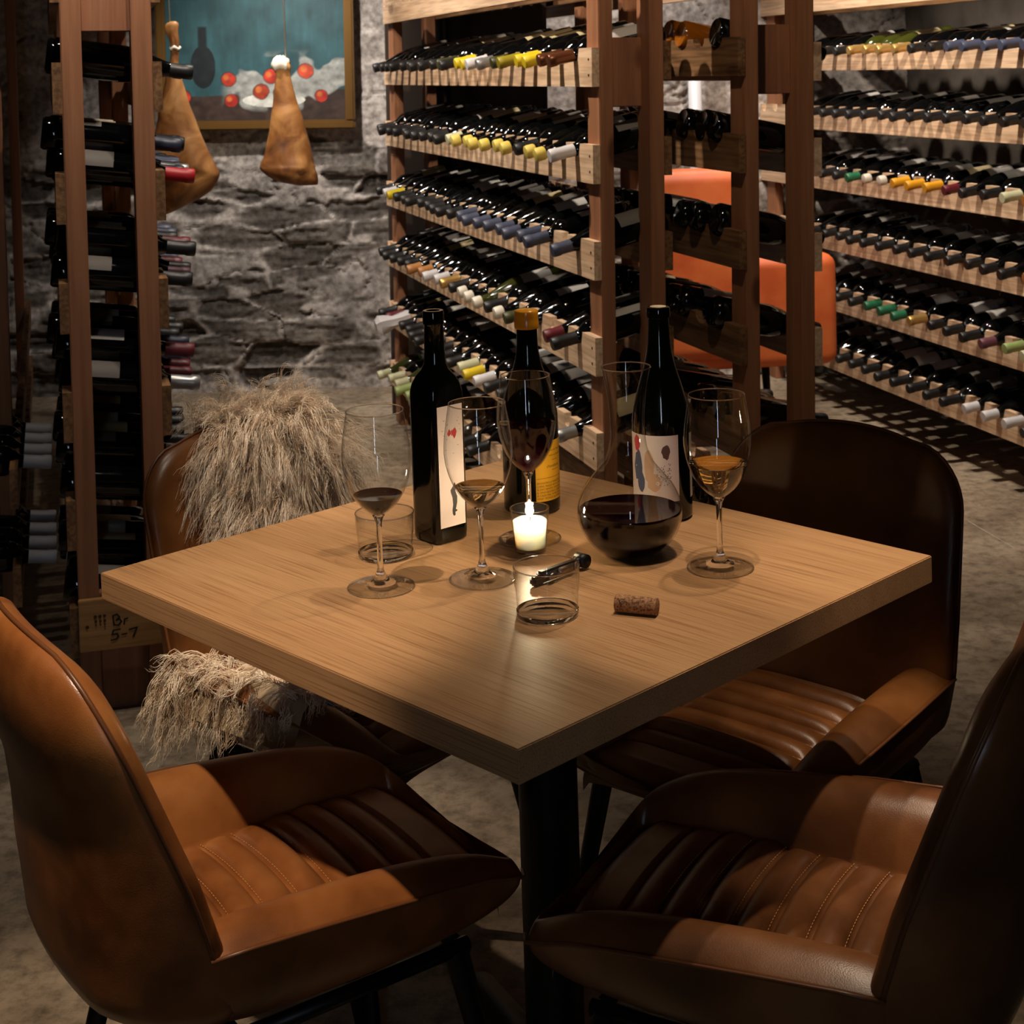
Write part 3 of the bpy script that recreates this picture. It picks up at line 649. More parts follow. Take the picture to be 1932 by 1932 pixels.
# ------------------------------------------------------------------ sheepskin on the fourth chair
def sheepskin():
    cx, cy, yaw = POSES[3]; a = radians(yaw-90); Mw = Matrix.Translation((cx, cy, 0)) @ Matrix.Rotation(a, 4, 'Z')
    zs = [.375, .42, .486, .56, .69, .76, .792]; ye = [-.140, -.148, -.160, -.181, -.229, -.257, -.270]
    def back(u, z):   # front face of the backrest
        w = interp(z, zs, [.165, .200, .216, .213, .200, .193, .150]); return Vector((u*w, interp(z, zs, ye)-.03*(1-u*u)+.030, z))
    root = None
    # pelt
    V = []; F = []; NI, NJ = 16, 26
    for j in range(NJ+1):
        t_ = j/NJ
        for i in range(NI+1):
            u = -1.0+1.20*i/NI
            if t_ < .62: z = .44+(.795-.44)*t_/.62; p_ = back(u, z)+Vector((0, .004, 0))
            else:
                k = (t_-.62)/.38; ang = pi*min(1, k*2.2); p_ = back(u, .795); p_ = Vector((p_.x, p_.y-.025+.032*cos(ang), .802+.014*sin(ang)-max(0, k-.45)*.2))
            V.append(p_)
    F = [(j*(NI+1)+i, j*(NI+1)+i+1, (j+1)*(NI+1)+i+1, (j+1)*(NI+1)+i) for j in range(NJ) for i in range(NI)]
    k0 = len(V)
    NI2, NJ2 = 14, 10
    for j in range(NJ2+1):
        for i in range(NI2+1):
            x = -.10+.335*i/NI2; y = -.15+.26*j/NJ2; z = .452
            if x > .12: z = .452+min(1, (x-.12)/.06)*.050
            if x > .205: z = .500-(x-.205)*2.2
            V.append(Vector((x, y, z)))
    F += [(k0+j*(NI2+1)+i, k0+j*(NI2+1)+i+1, k0+(j+1)*(NI2+1)+i+1, k0+(j+1)*(NI2+1)+i) for j in range(NJ2) for i in range(NI2)]
    me = mesh('pelt', [Mw @ v for v in V], F)
    PEL = plain('pelt_hide', (150, 130, 104), .9)
    root = link('sheepskin_throw', me, PEL, label='shaggy cream long-haired sheepskin draped over a leather chair', cat='sheepskin')
    # wool: clumped wavy locks
    G = np.array([0, 0, -1.]); strands = []; rad = []
    def lock(p0, d0, L, n, spread, mm=11):
        """n hairs round one wavy guide line"""
        d = np.array(d0, float); d /= np.linalg.norm(d); g = [np.array(p0, float)]; ph = rng.uniform(0, 6.3); am = rng.uniform(.15, .75); fr_ = rng.uniform(5, 10)
        side = np.cross(d, [0, 1, 0]); side /= np.linalg.norm(side)+1e-6
        for k in range(mm-1):
            t_ = k/(mm-1); dd = d*(1-t_*.5)+G*(.05+.52*t_)+side*am*math.sin(ph+fr_*t_); dd /= np.linalg.norm(dd); g.append(g[-1]+dd*L/(mm-1))
        g = np.array(g)
        for _ in range(n):
            o = rng.normal(0, spread, 3); tight = np.linspace(1, .30, mm)[:, None]; w2 = rng.normal(0, .0022, 3)
            tt = np.linspace(0, 1, mm)[:, None]; ln = rng.uniform(.75, 1.08)
            gg = g[0]+(g-g[0])*ln
            strands.append(gg+o*tight+w2*np.sin(tt*rng.uniform(4, 14)+rng.uniform(0, 6))*tt*1.6); 
    for _ in range(900):     # backrest
        u = rng.uniform(-.98, .22); z = .47+.37*rng.random()**.75
        p_ = back(u, min(z, .795))+Vector((0, .006, 0))
        out = u+.95
        lock(p_, (1.0*out+rng.normal(0, .30), .50+rng.normal(0, .1), -.40+rng.normal(0, .28)+1.1*max(0, z-.74)*3), rng.uniform(.08, .175), 9, .0048)
    for _ in range(150):     # over the top edge
        u = rng.uniform(-.98, .18); p_ = back(u, .795); 
        lock((p_.x, p_.y-.02+rng.normal(0, .012), .808), (.9*(u+.45)+rng.normal(0, .35), rng.normal(.30, .45), .60+rng.normal(0, .2)), rng.uniform(.04, .095), 11, .005)
    for _ in range(60):      # left fringe of the drape
        z = rng.uniform(.50, .80); p_ = back(.20+rng.uniform(-.1, .12), z)+Vector((0, .008, 0))
        lock(p_, (1.0, .35+rng.normal(0, .1), rng.normal(-.1, .3)), rng.uniform(.06, .11), 6, .003)
    for _ in range(230):     # seat part
        x = rng.uniform(-.10, .215); y = rng.uniform(-.15, .12); z = .455 if x < .12 else .455+min(1, (x-.12)/.06)*.05
        lock((x, y, z), (.6+rng.normal(0, .4), rng.normal(.1, .5), .35), rng.uniform(.05, .09), 11, .004)
    for _ in range(95):     # hanging over the seat side
        y = -.17+.27*rng.random()**1.35; zz = rng.uniform(.44, .505); L = interp(y, [-.17, -.08, .0, .1], [.115, .085, .05, .035])*rng.uniform(.45, 1.0)
        lock((.222+rng.uniform(0, .008), y, zz), (.35+rng.normal(0, .15), rng.normal(-.12, .22), -.75), L, 11, .0045)
    A = np.array(strands); n_, mm, _ = A.shape
    R = np.array([[Mw[i][j] for j in range(3)] for i in range(3)]); T = np.array([Mw[i][3] for i in range(3)]); A = A @ R.T + T
    tn = np.gradient(A, axis=1); tn /= np.linalg.norm(tn, axis=2, keepdims=True)+1e-9
    ref = np.array([.31, .52, .79]); s1 = np.cross(tn, ref); s1 /= np.linalg.norm(s1, axis=2, keepdims=True)+1e-9; s2 = np.cross(tn, s1)
    r_ = np.linspace(.00052, .00016, mm)[None, :, None]*rng.uniform(.7, 1.4, (n_, 1, 1))
    V = np.stack([A+(s1*cos(k*2*pi/3)+s2*sin(k*2*pi/3))*r_ for k in range(3)], 2).reshape(-1, 3)
    base = (np.arange(n_)*mm*3)[:, None, None]; jj = (np.arange(mm-1)*3)[None, :, None]; kk = np.arange(3)[None, None, :]; k2 = (kk+1) % 3
    F = np.stack([base+jj+kk, base+jj+k2, base+jj+3+k2, base+jj+3+kk], -1).reshape(-1, 4)
    me = bpy.data.meshes.new('wool'); me.vertices.add(len(V)); me.vertices.foreach_set('co', V.astype(np.float32).ravel())
    me.loops.add(F.size); me.loops.foreach_set('vertex_index', F.astype(np.int32).ravel()); me.polygons.add(len(F)); me.polygons.foreach_set('loop_start', (np.arange(len(F))*4).astype(np.int32))
    me.update(calc_edges=True); me.polygons.foreach_set('use_smooth', [True]*len(F))
    wm, n, l, b = newmat('cream_wool'); b.inputs['Base Color'].default_value = lin((236, 226, 210)); b.inputs['Roughness'].default_value = .55; b.inputs['Specular IOR Level'].default_value = .3
    t = n.new('ShaderNodeTexCoord'); z = n.new('ShaderNodeTexNoise'); z.inputs['Scale'].default_value = 45; l.new(t.outputs['Object'], z.inputs[0])
    rr3 = ramp(n, [(.35, (224, 196, 166)), (.6, (248, 232, 210))]); l.new(z.outputs[0], rr3.inputs[0]); l.new(rr3.outputs[0], b.inputs['Base Color'])
    link('wool', me, wm, root, kind='stuff')
sheepskin()

# ------------------------------------------------------------------ things on the table
T = .7502
def place(o, x, y, z=T, rz=0): o.location = (x, y, z); o.rotation_euler = (0, 0, rz); return o
def wineglass(x, y, h, rb, fill, wmat, label, rf=.0405):
    r = empty('wine_glass', (x, y, T), 0, label, 'wine glass', 'wine glasses on the table'); s = rb/.042; hz = lambda z: z*h/.216
    bowl = smoothprof([(.0042, .088), (.012, .093), (.0225, .1025), (.032, .117), (.0388, .136), (.0418, .155), (.0412, .172), (.0382, .194), (.0345, .216)], 5)
    out = [(rr_*s if z > .09 else rr_, hz(z)) for rr_, z in bowl]; t_ = .0006
    inn = [(max(rr_-t_, .0005), z+(t_*1.5 if i < 4 else 0)) for i, (rr_, z) in enumerate(out)][2:]
    m_ = MB(); m_.lathe(out, 64, close=False)
    link('bowl', m_.mesh('bowl'), THIN, r)
    # rim bead: solid ring
    m_ = MB(); rr_, zz = out[-1]; m_.tube([(rr_*cos(2*pi*k/64), rr_*sin(2*pi*k/64), zz) for k in range(65)], .00075, 6, False); link('rim', m_.mesh('rim'), SOLID, r)
    st = smoothprof([(.0075, hz(.0885)), (.0052, hz(.084)), (.0036, hz(.076)), (.0033, hz(.05)), (.0036, hz(.028)), (.0052, hz(.019)), (.0095, hz(.0115)), (.016, .0068), (.026, .0036), (rf-.001, .0022), (rf, .0012), (rf-.0012, .0002), (.02, .0004), (.002, .0004)], 4)
    k_ = [i for i, p in enumerate(st) if p[1] < .0062][0]
    m_ = MB(); m_.lathe(st[:k_+1], 48); o = link('stem', m_.mesh('stem'), SOLID, r)
    m_ = MB(); m_.lathe(st[k_:], 64, close=False); link('foot', m_.mesh('foot'), THIN, r)
    m_ = MB(); m_.tube([((rf-.0006)*cos(2*pi*k/72), (rf-.0006)*sin(2*pi*k/72), .0013) for k in range(73)], .0009, 8, False); link('foot_rim', m_.mesh('frim'), SOLID, r)
    if fill:
        zf = hz(fill); pr = [(max(a-.0010, .0008), z+.0008) for a, z in out if z < zf-.001]
        rf_ = interp(zf, [z for a, z in out], [a for a, z in out])-.0010; pr = [(.0003, pr[0][1])]+pr+[(rf_, zf), (rf_-.001, zf-.0002)]
        m_ = MB(); m_.lathe(pr, 64); link('wine', autosmooth(m_.mesh('wine'), 50), wmat, r, label=None)
    return r
wineglass(-.174, 1.807, .216, .042, .114, REDWINE, 'wine glass a third full of red wine, standing in front of an empty tumbler')
wineglass(-.052, 1.824, .217, .042, .115, WHITEWINE, 'wine glass with pale white wine, in front of the square-sided bottle')
wineglass(.008, 1.977, .218, .039, .153, REDWINE, 'wine glass two thirds full of red wine, behind the candle')
wineglass(.239, 1.837, .215, .0415, .131, GOLDWINE, 'wine glass with golden wine, alone beside the decanter')
# decanter
dec = empty('decanter', (.135, 1.909, T), 0, 'round-bellied glass decanter half full of red wine', 'decanter')
prof = smoothprof([(.020, .0006), (.034, .0010), (.047, .010), (.059, .026), (.0652, .042), (.0662, .055), (.0635, .071), (.055, .088), (.043, .103), (.032, .117), (.0252, .133), (.0222, .152), (.0218, .172), (.0236, .196), (.0268, .218), (.0312, .238)], 5)
m_ = MB(); inn = [(max(a-.0011, .001), z+(.0015 if z < .02 else 0)) for a, z in prof]; m_.lathe([(.001, .0006)]+prof, 72, close=False); link('vessel', m_.mesh('dec'), THIN, dec)
m_ = MB(); m_.tube([(.0312*cos(2*pi*k/64), .0312*sin(2*pi*k/64), .238) for k in range(65)], .0009, 6, False); link('rim', m_.mesh('rim'), SOLID, dec)
pr = [(a-.0016, z+.001) for a, z in prof if .001 < z < .056]; m_ = MB(); m_.lathe([(.001, .0035)]+[(max(a, .002), max(z, .0035)) for a, z in pr]+[(.0644, .0565), (.063, .0562)], 72); link('wine', autosmooth(m_.mesh('w'), 50), REDWINE, dec)
# square-sided bottle
def squircle(rad, n, p_):
    out = []
    for k in range(n):
        a = 2*pi*(k+.5)/n; c_, s_ = cos(a), sin(a); f = (abs(c_)**p_+abs(s_)**p_)**(-1/p_); out.append((rad*f*c_, rad*f*s_))
    return out
sq = MB(); NS = 48
prs = [(.024, .0, 6), (.0268, .003, 7), (.0272, .012, 8), (.0272, .10, 9), (.0274, .188, 9), (.0272, .198, 7), (.026, .208, 5), (.0225, .219, 3.2), (.0175, .227, 2.3), (.0148, .235, 2), (.0136, .25, 2), (.0132, .285, 2), (.0138, .286, 2), (.0142, .288, 2), (.0142, .302, 2), (.0132, .3045, 2), (.0092, .3045, 2), (.0088, .298, 2)]
V = []
for r_, z, p_ in prs:
    for x, y in squircle(r_, NS, p_): V.append((x, y, z))
F = [(i*NS+k, i*NS+(k+1) % NS, (i+1)*NS+(k+1) % NS, (i+1)*NS+k) for i in range(len(prs)-1) for k in range(NS)]+[tuple(reversed(range(NS))), tuple(range((len(prs)-1)*NS, len(prs)*NS))]
sqb = link('wine_bottle', autosmooth(mesh('sqb', V, F), 45), BGLASS, label='open dark square-sided wine bottle with a tall narrow white label', cat='bottle', group='wine bottles on the table')
place(sqb, -.110, 1.994, T, radians(40))
SQP = plain('blush_label', (226, 208, 204), .6); RED = plain('red_ink', (190, 26, 44), .6); DK = plain('dark_ink', (44, 36, 36), .6)
# the label covers the face turned to the camera's right: local -y face
m_ = MB(); m_.box((-.0205, -.0279, .022), (.0205, -.0275, .182)); lb = link('paper_label', m_.mesh('lab', False), SQP, sqb)
ink = MB(); rl = random.Random(4)
def bird(b_, x, z, s): b_.add([(x-s, -.02805, z+s*.8), (x-s*.7, -.02805, z+s*.2), (x, -.02805, z-.1*s), (x, -.02805, z-.5*s), (x+s, -.02805, z+s*.6), (x+s*.6, -.02805, z+.1*s)], [(0, 1, 3, 2), (2, 3, 5, 4)])
for x, z, s in ((-.004, .170, .0018), (-.010, .163, .0017), (-.005, .157, .0018), (-.013, .150, .0016), (-.010, .143, .0018), (-.006, .138, .0014), (.012, .160, .0015), (.015, .155, .0014), (.008, .152, .0013), (.016, .148, .0012), (.012, .128, .0015), (-.008, .124, .0013), (.004, .118, .0014), (.014, .164, .0013)): bird(ink, x, z, s)
def poly(b_, pts, y=-.02805): b_.add([(x, y, z) for x, z in pts], [tuple(range(len(pts)))])
fig = [(.002+(x_-.0025)*1.45, z_) for x_, z_ in [(.0035, .079), (.0015, .074), (-.001, .070), (-.0005, .066), (.001, .060), (.0015, .050), (.0005, .043), (.0008, .038), (.002, .035), (.004, .036), (.0038, .040), (.0062, .041), (.006, .0425), (.0045, .0435), (.0062, .052), (.0065, .060), (.0045, .068), (.0052, .072), (.0048, .078)]]
ink.add([(x, -.02805, z) for x, z in fig], [tuple(range(len(fig)))]); 
bm = bmesh.new(); me = ink.mesh('ink', False); bm.from_mesh(me); bmesh.ops.triangulate(bm, faces=bm.faces[:]); bm.to_mesh(me); bm.free()
link('label_drawing', me, DK, lb)
rd = MB(); poly(rd, [(.004, .149), (.007, .1515), (.009, .150), (.0105, .146), (.0085, .140), (.006, .137), (.0035, .142), (.0022, .146)]); poly(rd, [(-.002, .151), (.0005, .148), (.001, .144), (-.003, .141), (-.0055, .145)]); poly(rd, [(.001, .148), (.0035, .150), (.003, .141), (.0015, .142)])
link('red_mark', rd.mesh('rm', False), RED, lb)
# round bottle with amber wax and yellow label
def roundbottle(name, prof, label, x, y):
    m_ = MB(); m_.lathe(smoothprof(prof, 3), 56); o = link(name, autosmooth(m_.mesh('rb'), 45), BGLASS, label=label, cat='bottle', group='wine bottles on the table'); place(o, x, y); return o
yb = roundbottle('wine_bottle', [(.034, 0), (.0385, .003), (.0395, .012), (.0395, .06), (.0395, .125), (.0385, .142), (.034, .162), (.0265, .185), (.0195, .206), (.0156, .226), (.0146, .245), (.0146, .268)],
                'dark round wine bottle with amber wax top and yellow label', .013, 2.114)
WAX = plain('amber_wax', (232, 160, 36), .22, 0, .5, .3); WAX.node_tree.nodes['Principled BSDF'].inputs['Subsurface Weight'].default_value = .25; WAX.node_tree.nodes['Principled BSDF'].inputs['Subsurface Scale'].default_value = .01
m_ = MB(); m_.lathe(smoothprof([(.0148, .256), (.0168, .2565), (.0172, .262), (.0166, .270), (.0168, .276), (.0155, .2815), (.008, .283), (.001, .283)], 4), 40); link('wax_seal', m_.mesh('wax'), WAX, yb)
def curved(r, a0, a1, z0, z1, n=40):
    V = []
    for i in range(n+1): a = a0+(a1-a0)*i/n; V += [(r*cos(a), r*sin(a), z0), (r*cos(a), r*sin(a), z1)]
    return mesh('cl', V, [(2*i, 2*i+2, 2*i+3, 2*i+1) for i in range(n)])
aL, aR = radians(-82), radians(60)
yl = link('paper_label', curved(.0398, aL, aR, .020, .103), plain('yellow_label', (238, 176, 40), .5), yb)
tx = MB()
def wraptext(s, size, ang, z, r=.04005):
    V, F = textverts(s, size, 'LEFT'); tx.add([(r*cos(ang+x/r), r*sin(ang+x/r), z+y) for x, y, _ in V], F)
wraptext("chevalerie", .0062, radians(-58), .068); wraptext("vin de France", .0042, radians(-48), .090); wraptext("mise en bouteille", .0042, radians(-52), .083)
for s, z in (("EPONYMOUS WINE FROM", .0455), ("LOIRE, MADE WITH CHENIN", .0412), ("A DRY WHITE, ORGANIC", .0369), ("IL VINO BUONO CURATO", .0326), ("A CASA MIA, WINE 12.5%", .0283), ("VINIF. MONDE BOUTEILLE", .024)): wraptext(s, .0040, radians(-80), z)
for z, w0, w1 in ((.052, -80, 40), (.076, -44, -26), (.062, -44, -26)):
    for a in np.arange(w0, w1, 3): a_ = radians(a); b__ = radians(a+3); r = .04005; tx.add([(r*cos(a_), r*sin(a_), z), (r*cos(b__), r*sin(b__), z), (r*cos(b__), r*sin(b__), z+.0005), (r*cos(a_), r*sin(a_), z+.0005)], [(0, 1, 2, 3)])
link('label_text', tx.mesh('tx', False), plain('brown_ink', (92, 52, 12), .7), yl)
# tall burgundy bottle behind the decanter
rb = roundbottle('wine_bottle', [(.034, 0), (.0390, .003), (.0400, .012), (.0400, .06), (.0400, .120), (.0388, .142), (.034, .165), (.0275, .188), (.0210, .210), (.0165, .232), (.0146, .255), (.0140, .272), (.0142, .276)],
                 'dark sloping-shouldered wine bottle standing behind the decanter', .192, 2.062)
m_ = MB(); m_.lathe([(.0142, .2735), (.0160, .2745), (.0163, .280), (.0160, .2865), (.0150, .2885), (.0110, .2890)], 36); link('lip', autosmooth(m_.mesh('lip'), 45), BGLASS, rb)
m_ = MB(); m_.lathe([(.0001, .2889), (.0112, .2889), (.0110, .2893), (.0001, .2894)], 30); link('cork_end', m_.mesh('ce'), plain('pale_cork', (222, 204, 168), .8), rb)
fl = link('front_label', curved(.0403, radians(-178), radians(-62), .030, .120), plain('white_label', (222, 206, 204), .6), rb)
art = MB(); rl = random.Random(9)
def wp(ang, z): r = .04055; return (r*cos(radians(ang)), r*sin(radians(ang)), z)
def cpoly(b_, c, pts):
    b_.add([wp(c[0], c[1])]+[wp(c[0]+px, c[1]+pz) for px, pz in pts], [(0, i+1, (i+1) % len(pts)+1) for i in range(len(pts))])
def blobp(rx, rz, n=14, j=.15): return [(rx*cos(2*pi*i/n)*(1+rl.uniform(-j, j)), rz*sin(2*pi*i/n)*(1+rl.uniform(-j, j))) for i in range(n)]
cpoly(art, (-150, .108), blobp(9, .011)); link('red_print', art.mesh('a', False), plain('red_print', (196, 60, 72), .6), fl)
art = MB(); cpoly(art, (-148, .076), blobp(12, .022)); cpoly(art, (-140, .055), blobp(9, .014)); link('blue_print', art.mesh('a', False), plain('slate_print', (74, 84, 112), .6), fl)
art = MB(); cpoly(art, (-122, .078), blobp(11, .024)); cpoly(art, (-112, .055), blobp(14, .012)); link('beige_print', art.mesh('a', False), plain('sand_print', (206, 164, 134), .6), fl)
art = MB(); cpoly(art, (-88, .098), blobp(8, .010))
for _ in range(60): cpoly(art, (-92+rl.uniform(-14, 14), .068+rl.uniform(-.016, .014)), blobp(.9, .0007, 6))
link('dark_print', art.mesh('a', False), plain('umber_print', (88, 58, 54), .6), fl)
bl = link('back_label', curved(.0403, radians(-28), radians(30), .030, .118), PAPER, rb)
tx = MB(); 
for i in range(9): wraptext("iiilliiill", .0045, radians(-18), .045+i*.0045, .0407)
link('barcode', tx.mesh('bc', False), DK, bl)
# tumblers
def tumbler(x, y, label):
    r = empty('tumbler', (x, y, T), 0, label, 'tumbler', 'clear tumblers on the table')
    outp = [(.0335, .0), (.0350, .0012), (.0353, .006), (.0366, .03), (.0378, .056), (.0376, .0567), (.0368, .0566), (.0357, .03), (.0345, .0085), (.033, .0066), (.001, .0060)]
    m_ = MB(); m_.lathe(outp[3:9], 64, close=False); link('wall', m_.mesh('tw'), THIN, r)
    m_ = MB(); m_.lathe([(.001, .0004), (.030, .0004), (.0335, .0), (.0350, .0012), (.0354, .0055), (.0354, .0070), (.0345, .0062), (.033, .0050), (.001, .0045)], 64); link('base', m_.mesh('tb'), SOLID, r)
    m_ = MB(); m_.tube([(.0374*cos(2*pi*k/64), .0374*sin(2*pi*k/64), .0565) for k in range(65)], .0008, 6, False); link('rim', m_.mesh('rim'), SOLID, r)
    return r
tumbler(.024, 1.697, 'empty clear tumbler in front of the candle and corkscrew')
tumbler(-.178, 1.928, 'empty clear tumbler behind the glass of red wine, beside the square-sided bottle')
# candle
can = empty('votive_candle', (.008, 1.926, T), 0, 'lit white candle in a small clear glass', 'candle')
m_ = MB(); m_.lathe([(.0010, .0005), (.0185, .0003), (.0200, .0015), (.0252, .056), (.0250, .0566), (.0238, .0562), (.0196, .0062), (.0180, .0055), (.001, .0055)], 56); link('glass_cup', autosmooth(m_.mesh('cup'), 60), THIN, can)
m_ = MB(); m_.tube([(.0247*cos(2*pi*k/60), .0247*sin(2*pi*k/60), .0565) for k in range(61)], .0008, 8, False); link('rim', m_.mesh('crim'), SOLID, can)
wx, n, l, b = newmat('candle_wax'); b.inputs['Base Color'].default_value = (.95, .92, .84, 1); b.inputs['Subsurface Weight'].default_value = 1; b.inputs['Subsurface Radius'].default_value = (1, .85, .65); b.inputs['Subsurface Scale'].default_value = .06; b.inputs['Roughness'].default_value = .4
m_ = MB(); m_.lathe([(.001, .0062), (.0186, .0062), (.0192, .0075), (.0218, .040), (.0210, .0412), (.012, .0398), (.001, .0392)], 48); link('wax', m_.mesh('wax'), wx, can)
m_ = MB(); m_.tube([(0, 0, .038), (.0005, 0, .044), (.0015, 0, .047)], .0007, 8); link('wick', m_.mesh('wick'), plain('wick', (20, 16, 14), .9), can)
fm, n, l, b = newmat('flame'); b.inputs['Emission Color'].default_value = (1, .78, .45, 1); b.inputs['Emission Strength'].default_value = 300; b.inputs['Base Color'].default_value = (1, .6, .2, 1)
m_ = MB(); m_.lathe(smoothprof([(.0004, .0455), (.0036, .048), (.0052, .0525), (.0040, .059), (.0004, .067)], 4), 16); link('flame', m_.mesh('fl'), fm, can)
# cork
ck = MB(); ck.lathe([(.0085, 0), (.0098, .0006), (.0100, .002), (.0100, .047), (.0098, .0484), (.0085, .049)], 28); 
cm, n, l, b = newmat('cork'); t = n.new('ShaderNodeTexCoord'); z = n.new('ShaderNodeTexNoise'); z.inputs['Scale'].default_value = 380; z.inputs['Detail'].default_value = 4; l.new(t.outputs['Object'], z.inputs[0])
rr3 = ramp(n, [(.36, (92, 60, 38)), (.48, (146, 104, 70)), (.7, (176, 134, 98))]); l.new(z.outputs[0], rr3.inputs[0]); l.new(rr3.outputs[0], b.inputs['Base Color']); b.inputs['Roughness'].default_value = .85
bp = n.new('ShaderNodeBump'); bp.inputs['Strength'].default_value = .5; bp.inputs['Distance'].default_value = .001; l.new(z.outputs[0], bp.inputs['Height']); l.new(bp.outputs[0], b.inputs['Normal'])
A = Vector((.1015, 1.700, 0)); B = Vector((.1495, 1.682, 0)); d = (B-A).normalized(); nz = Vector((0, 0, 1)); sd_ = nz.cross(d)
cork = link('cork', autosmooth(ck.mesh('ck'), 40), cm, label='printed natural wine cork lying on the tabletop', cat='cork'); Mc = Matrix((nz, d.cross(nz), d)).transposed().to_4x4(); Mc.translation = (A.x, A.y, T+.0101); cork.matrix_world = Mc
tx = MB(); r = .01008
def corktext(s, size, z0, ang):
    V, F = textverts(s, size, 'CENTER'); tx.add([(r*cos(ang+y/r), r*sin(ang+y/r), z0+x) for x, y, _ in V], F)
ring = [(.0032*cos(2*pi*i/20), .0032*sin(2*pi*i/20)) for i in range(20)]
fa = atan2(0, 1)+radians(58) if (d.cross(nz)).y < 0 else -radians(58)
rg = MB()
for i in range(20):
    a, b_ = ring[i], ring[(i+1) % 20]; q4 = [(a[0], a[1]), (b_[0], b_[1]), (b_[0]*.78, b_[1]*.78), (a[0]*.78, a[1]*.78)]
    tx.add([(r*cos(fa+y/r), r*sin(fa+y/r), .010+x) for x, y in q4], [(0, 1, 2, 3)])
corktext('8', .0034, .010, fa); corktext('1868', .0040, .026, fa); corktext('VILLA DE', .0028, .024, fa+.55 if fa < 0 else fa+.55)
link('cork_print', tx.mesh('ct', False), plain('cork_ink', (52, 30, 22), .8), cork)
# waiter's corkscrew
A = onz(1002, 1090, T+.012); B = onz(1102, 1054, T+.012); d = (B-A); Lc = d.length; d.normalize(); ang = atan2(d.y, d.x)
cs = empty('corkscrew', (A.x, A.y, T), ang, 'dark folding corkscrew lying behind the front tumbler', 'corkscrew')
m_ = MB(); m_.box((.012, -.006, .002), (Lc-.014, .006, .016), .003); m_.box((.0, -.0055, .001), (.020, .0055, .012), .003); link('handle', autosmooth(m_.mesh('h'), 40), plain('black_handle', (34, 32, 34), .35), cs)
m_ = MB(); m_.box((.040, -.0078, .0035), (.066, -.0058, .015), .0008); m_.box((.068, -.0078, .0035), (Lc-.016, -.0058, .015), .0008); link('lever', m_.mesh('lv'), plain('worn_steel', (150, 132, 118), .35, .9), cs)
m_ = MB(); m_.tube([(Lc-.018, 0, .010), (Lc-.006, 0, .012)], .006, 14); m_.tube([(Lc-.004, -.008, .011), (Lc-.004, .008, .011)], .0085, 16); link('pivot', m_.mesh('pv'), BLACKMETAL, cs)
m_ = MB(); m_.tube([(.018+.0006*k, .0022*cos(k*.55)-.0085, .008+.0022*sin(k*.55)) for k in range(40)], .0008, 6); m_.tube([(.022, -.009, .009), (.034, -.007, .010)], .0035, 10); link('worm', m_.mesh('wm'), plain('screw_steel', (120, 118, 120), .3, .9), cs)

# ------------------------------------------------------------------ hanging hams
def ham(secs, Y, label, depthf=.62, seed=1):
    rn = random.Random(seed); V = []; F = []; N = 28; pts = []
    for y, xl, xr in secs: a = ony(xl, y, Y); b_ = ony(xr, y, Y); pts.append(((a.x+b_.x)/2, (a.z+b_.z)/2, (b_-a).length/2))
    pts = smoothprof(pts, 4); org = Vector((pts[0][0], Y, pts[-1][1]))
    for j, (cx, cz, w) in enumerate(pts):
        for k in range(N):
            a = 2*pi*k/N; n1 = vnoise(np.array(k*.9), np.array(j*.35), seed)
            rx = w*(1+(.05*(float(n1)-.5) if w > .02 else 0)); ry = w*(depthf+.18*(float(vnoise(np.array(k*.6+3), np.array(j*.25), seed+4))-.5))
            dz = (.02*cos(a)*min(1, w/.08))
            V.append((cx-org.x+rx*cos(a), ry*sin(a), cz-org.z+dz*0))
    for j in range(len(pts)-1):
        for k in range(N): F.append((j*N+k, (j+1)*N+k, (j+1)*N+(k+1) % N, j*N+(k+1) % N))
    F.append(tuple(range(N))); F.append(tuple(reversed(range((len(pts)-1)*N, len(pts)*N))))
    o = link('cured_ham', mesh('ham', V, F), HAM, label=label, cat='ham', group='hams hanging by the picture'); o.location = org; return o
m, n, l, b = newmat('cured_rind'); t = n.new('ShaderNodeTexCoord'); z = n.new('ShaderNodeTexNoise'); z.inputs['Scale'].default_value = 8; z.inputs['Detail'].default_value = 6; z.inputs['Distortion'].default_value = .8; l.new(t.outputs['Object'], z.inputs[0])
rr3 = ramp(n, [(.30, (78, 44, 22)), (.47, (132, 84, 42)), (.66, (186, 136, 80))]); l.new(z.outputs[0], rr3.inputs[0]); l.new(rr3.outputs[0], b.inputs['Base Color']); b.inputs['Roughness'].default_value = .42
bp = n.new('ShaderNodeBump'); bp.inputs['Strength'].default_value = .5; bp.inputs['Distance'].default_value = .012; l.new(z.outputs[0], bp.inputs['Height']); l.new(bp.outputs[0], b.inputs['Normal']); HAM = m
STR = plain('string', (190, 184, 170), .8); CLOTH = plain('white_cloth', (224, 216, 200), .85)
YH = 5.75
h1 = ham([(40, 322, 332), (46, 312, 337), (60, 312, 336), (75, 319, 338), (95, 322, 338), (118, 320, 337), (138, 314, 340), (165, 309, 348), (200, 302, 359), (240, 294, 374), (280, 287, 391), (315, 281, 408), (330, 279, 413), (350, 277, 408), (372, 275, 384), (392, 273, 345), (406, 273, 312), (411, 276, 290)], YH, 'larger golden cured ham hanging by its hoof beside the wine rack post', .5, 3)
h2 = ham([(118, 516, 545), (128, 514, 549), (140, 520, 548), (160, 518, 552), (190, 515, 560), (220, 511, 570), (255, 506, 580), (290, 499, 589), (308, 492, 592), (318, 491, 595), (330, 504, 598), (342, 528, 600), (349, 562, 599)], YH, 'smaller cured ham hanging in front of the painting, white cloth at its top', .6, 6)
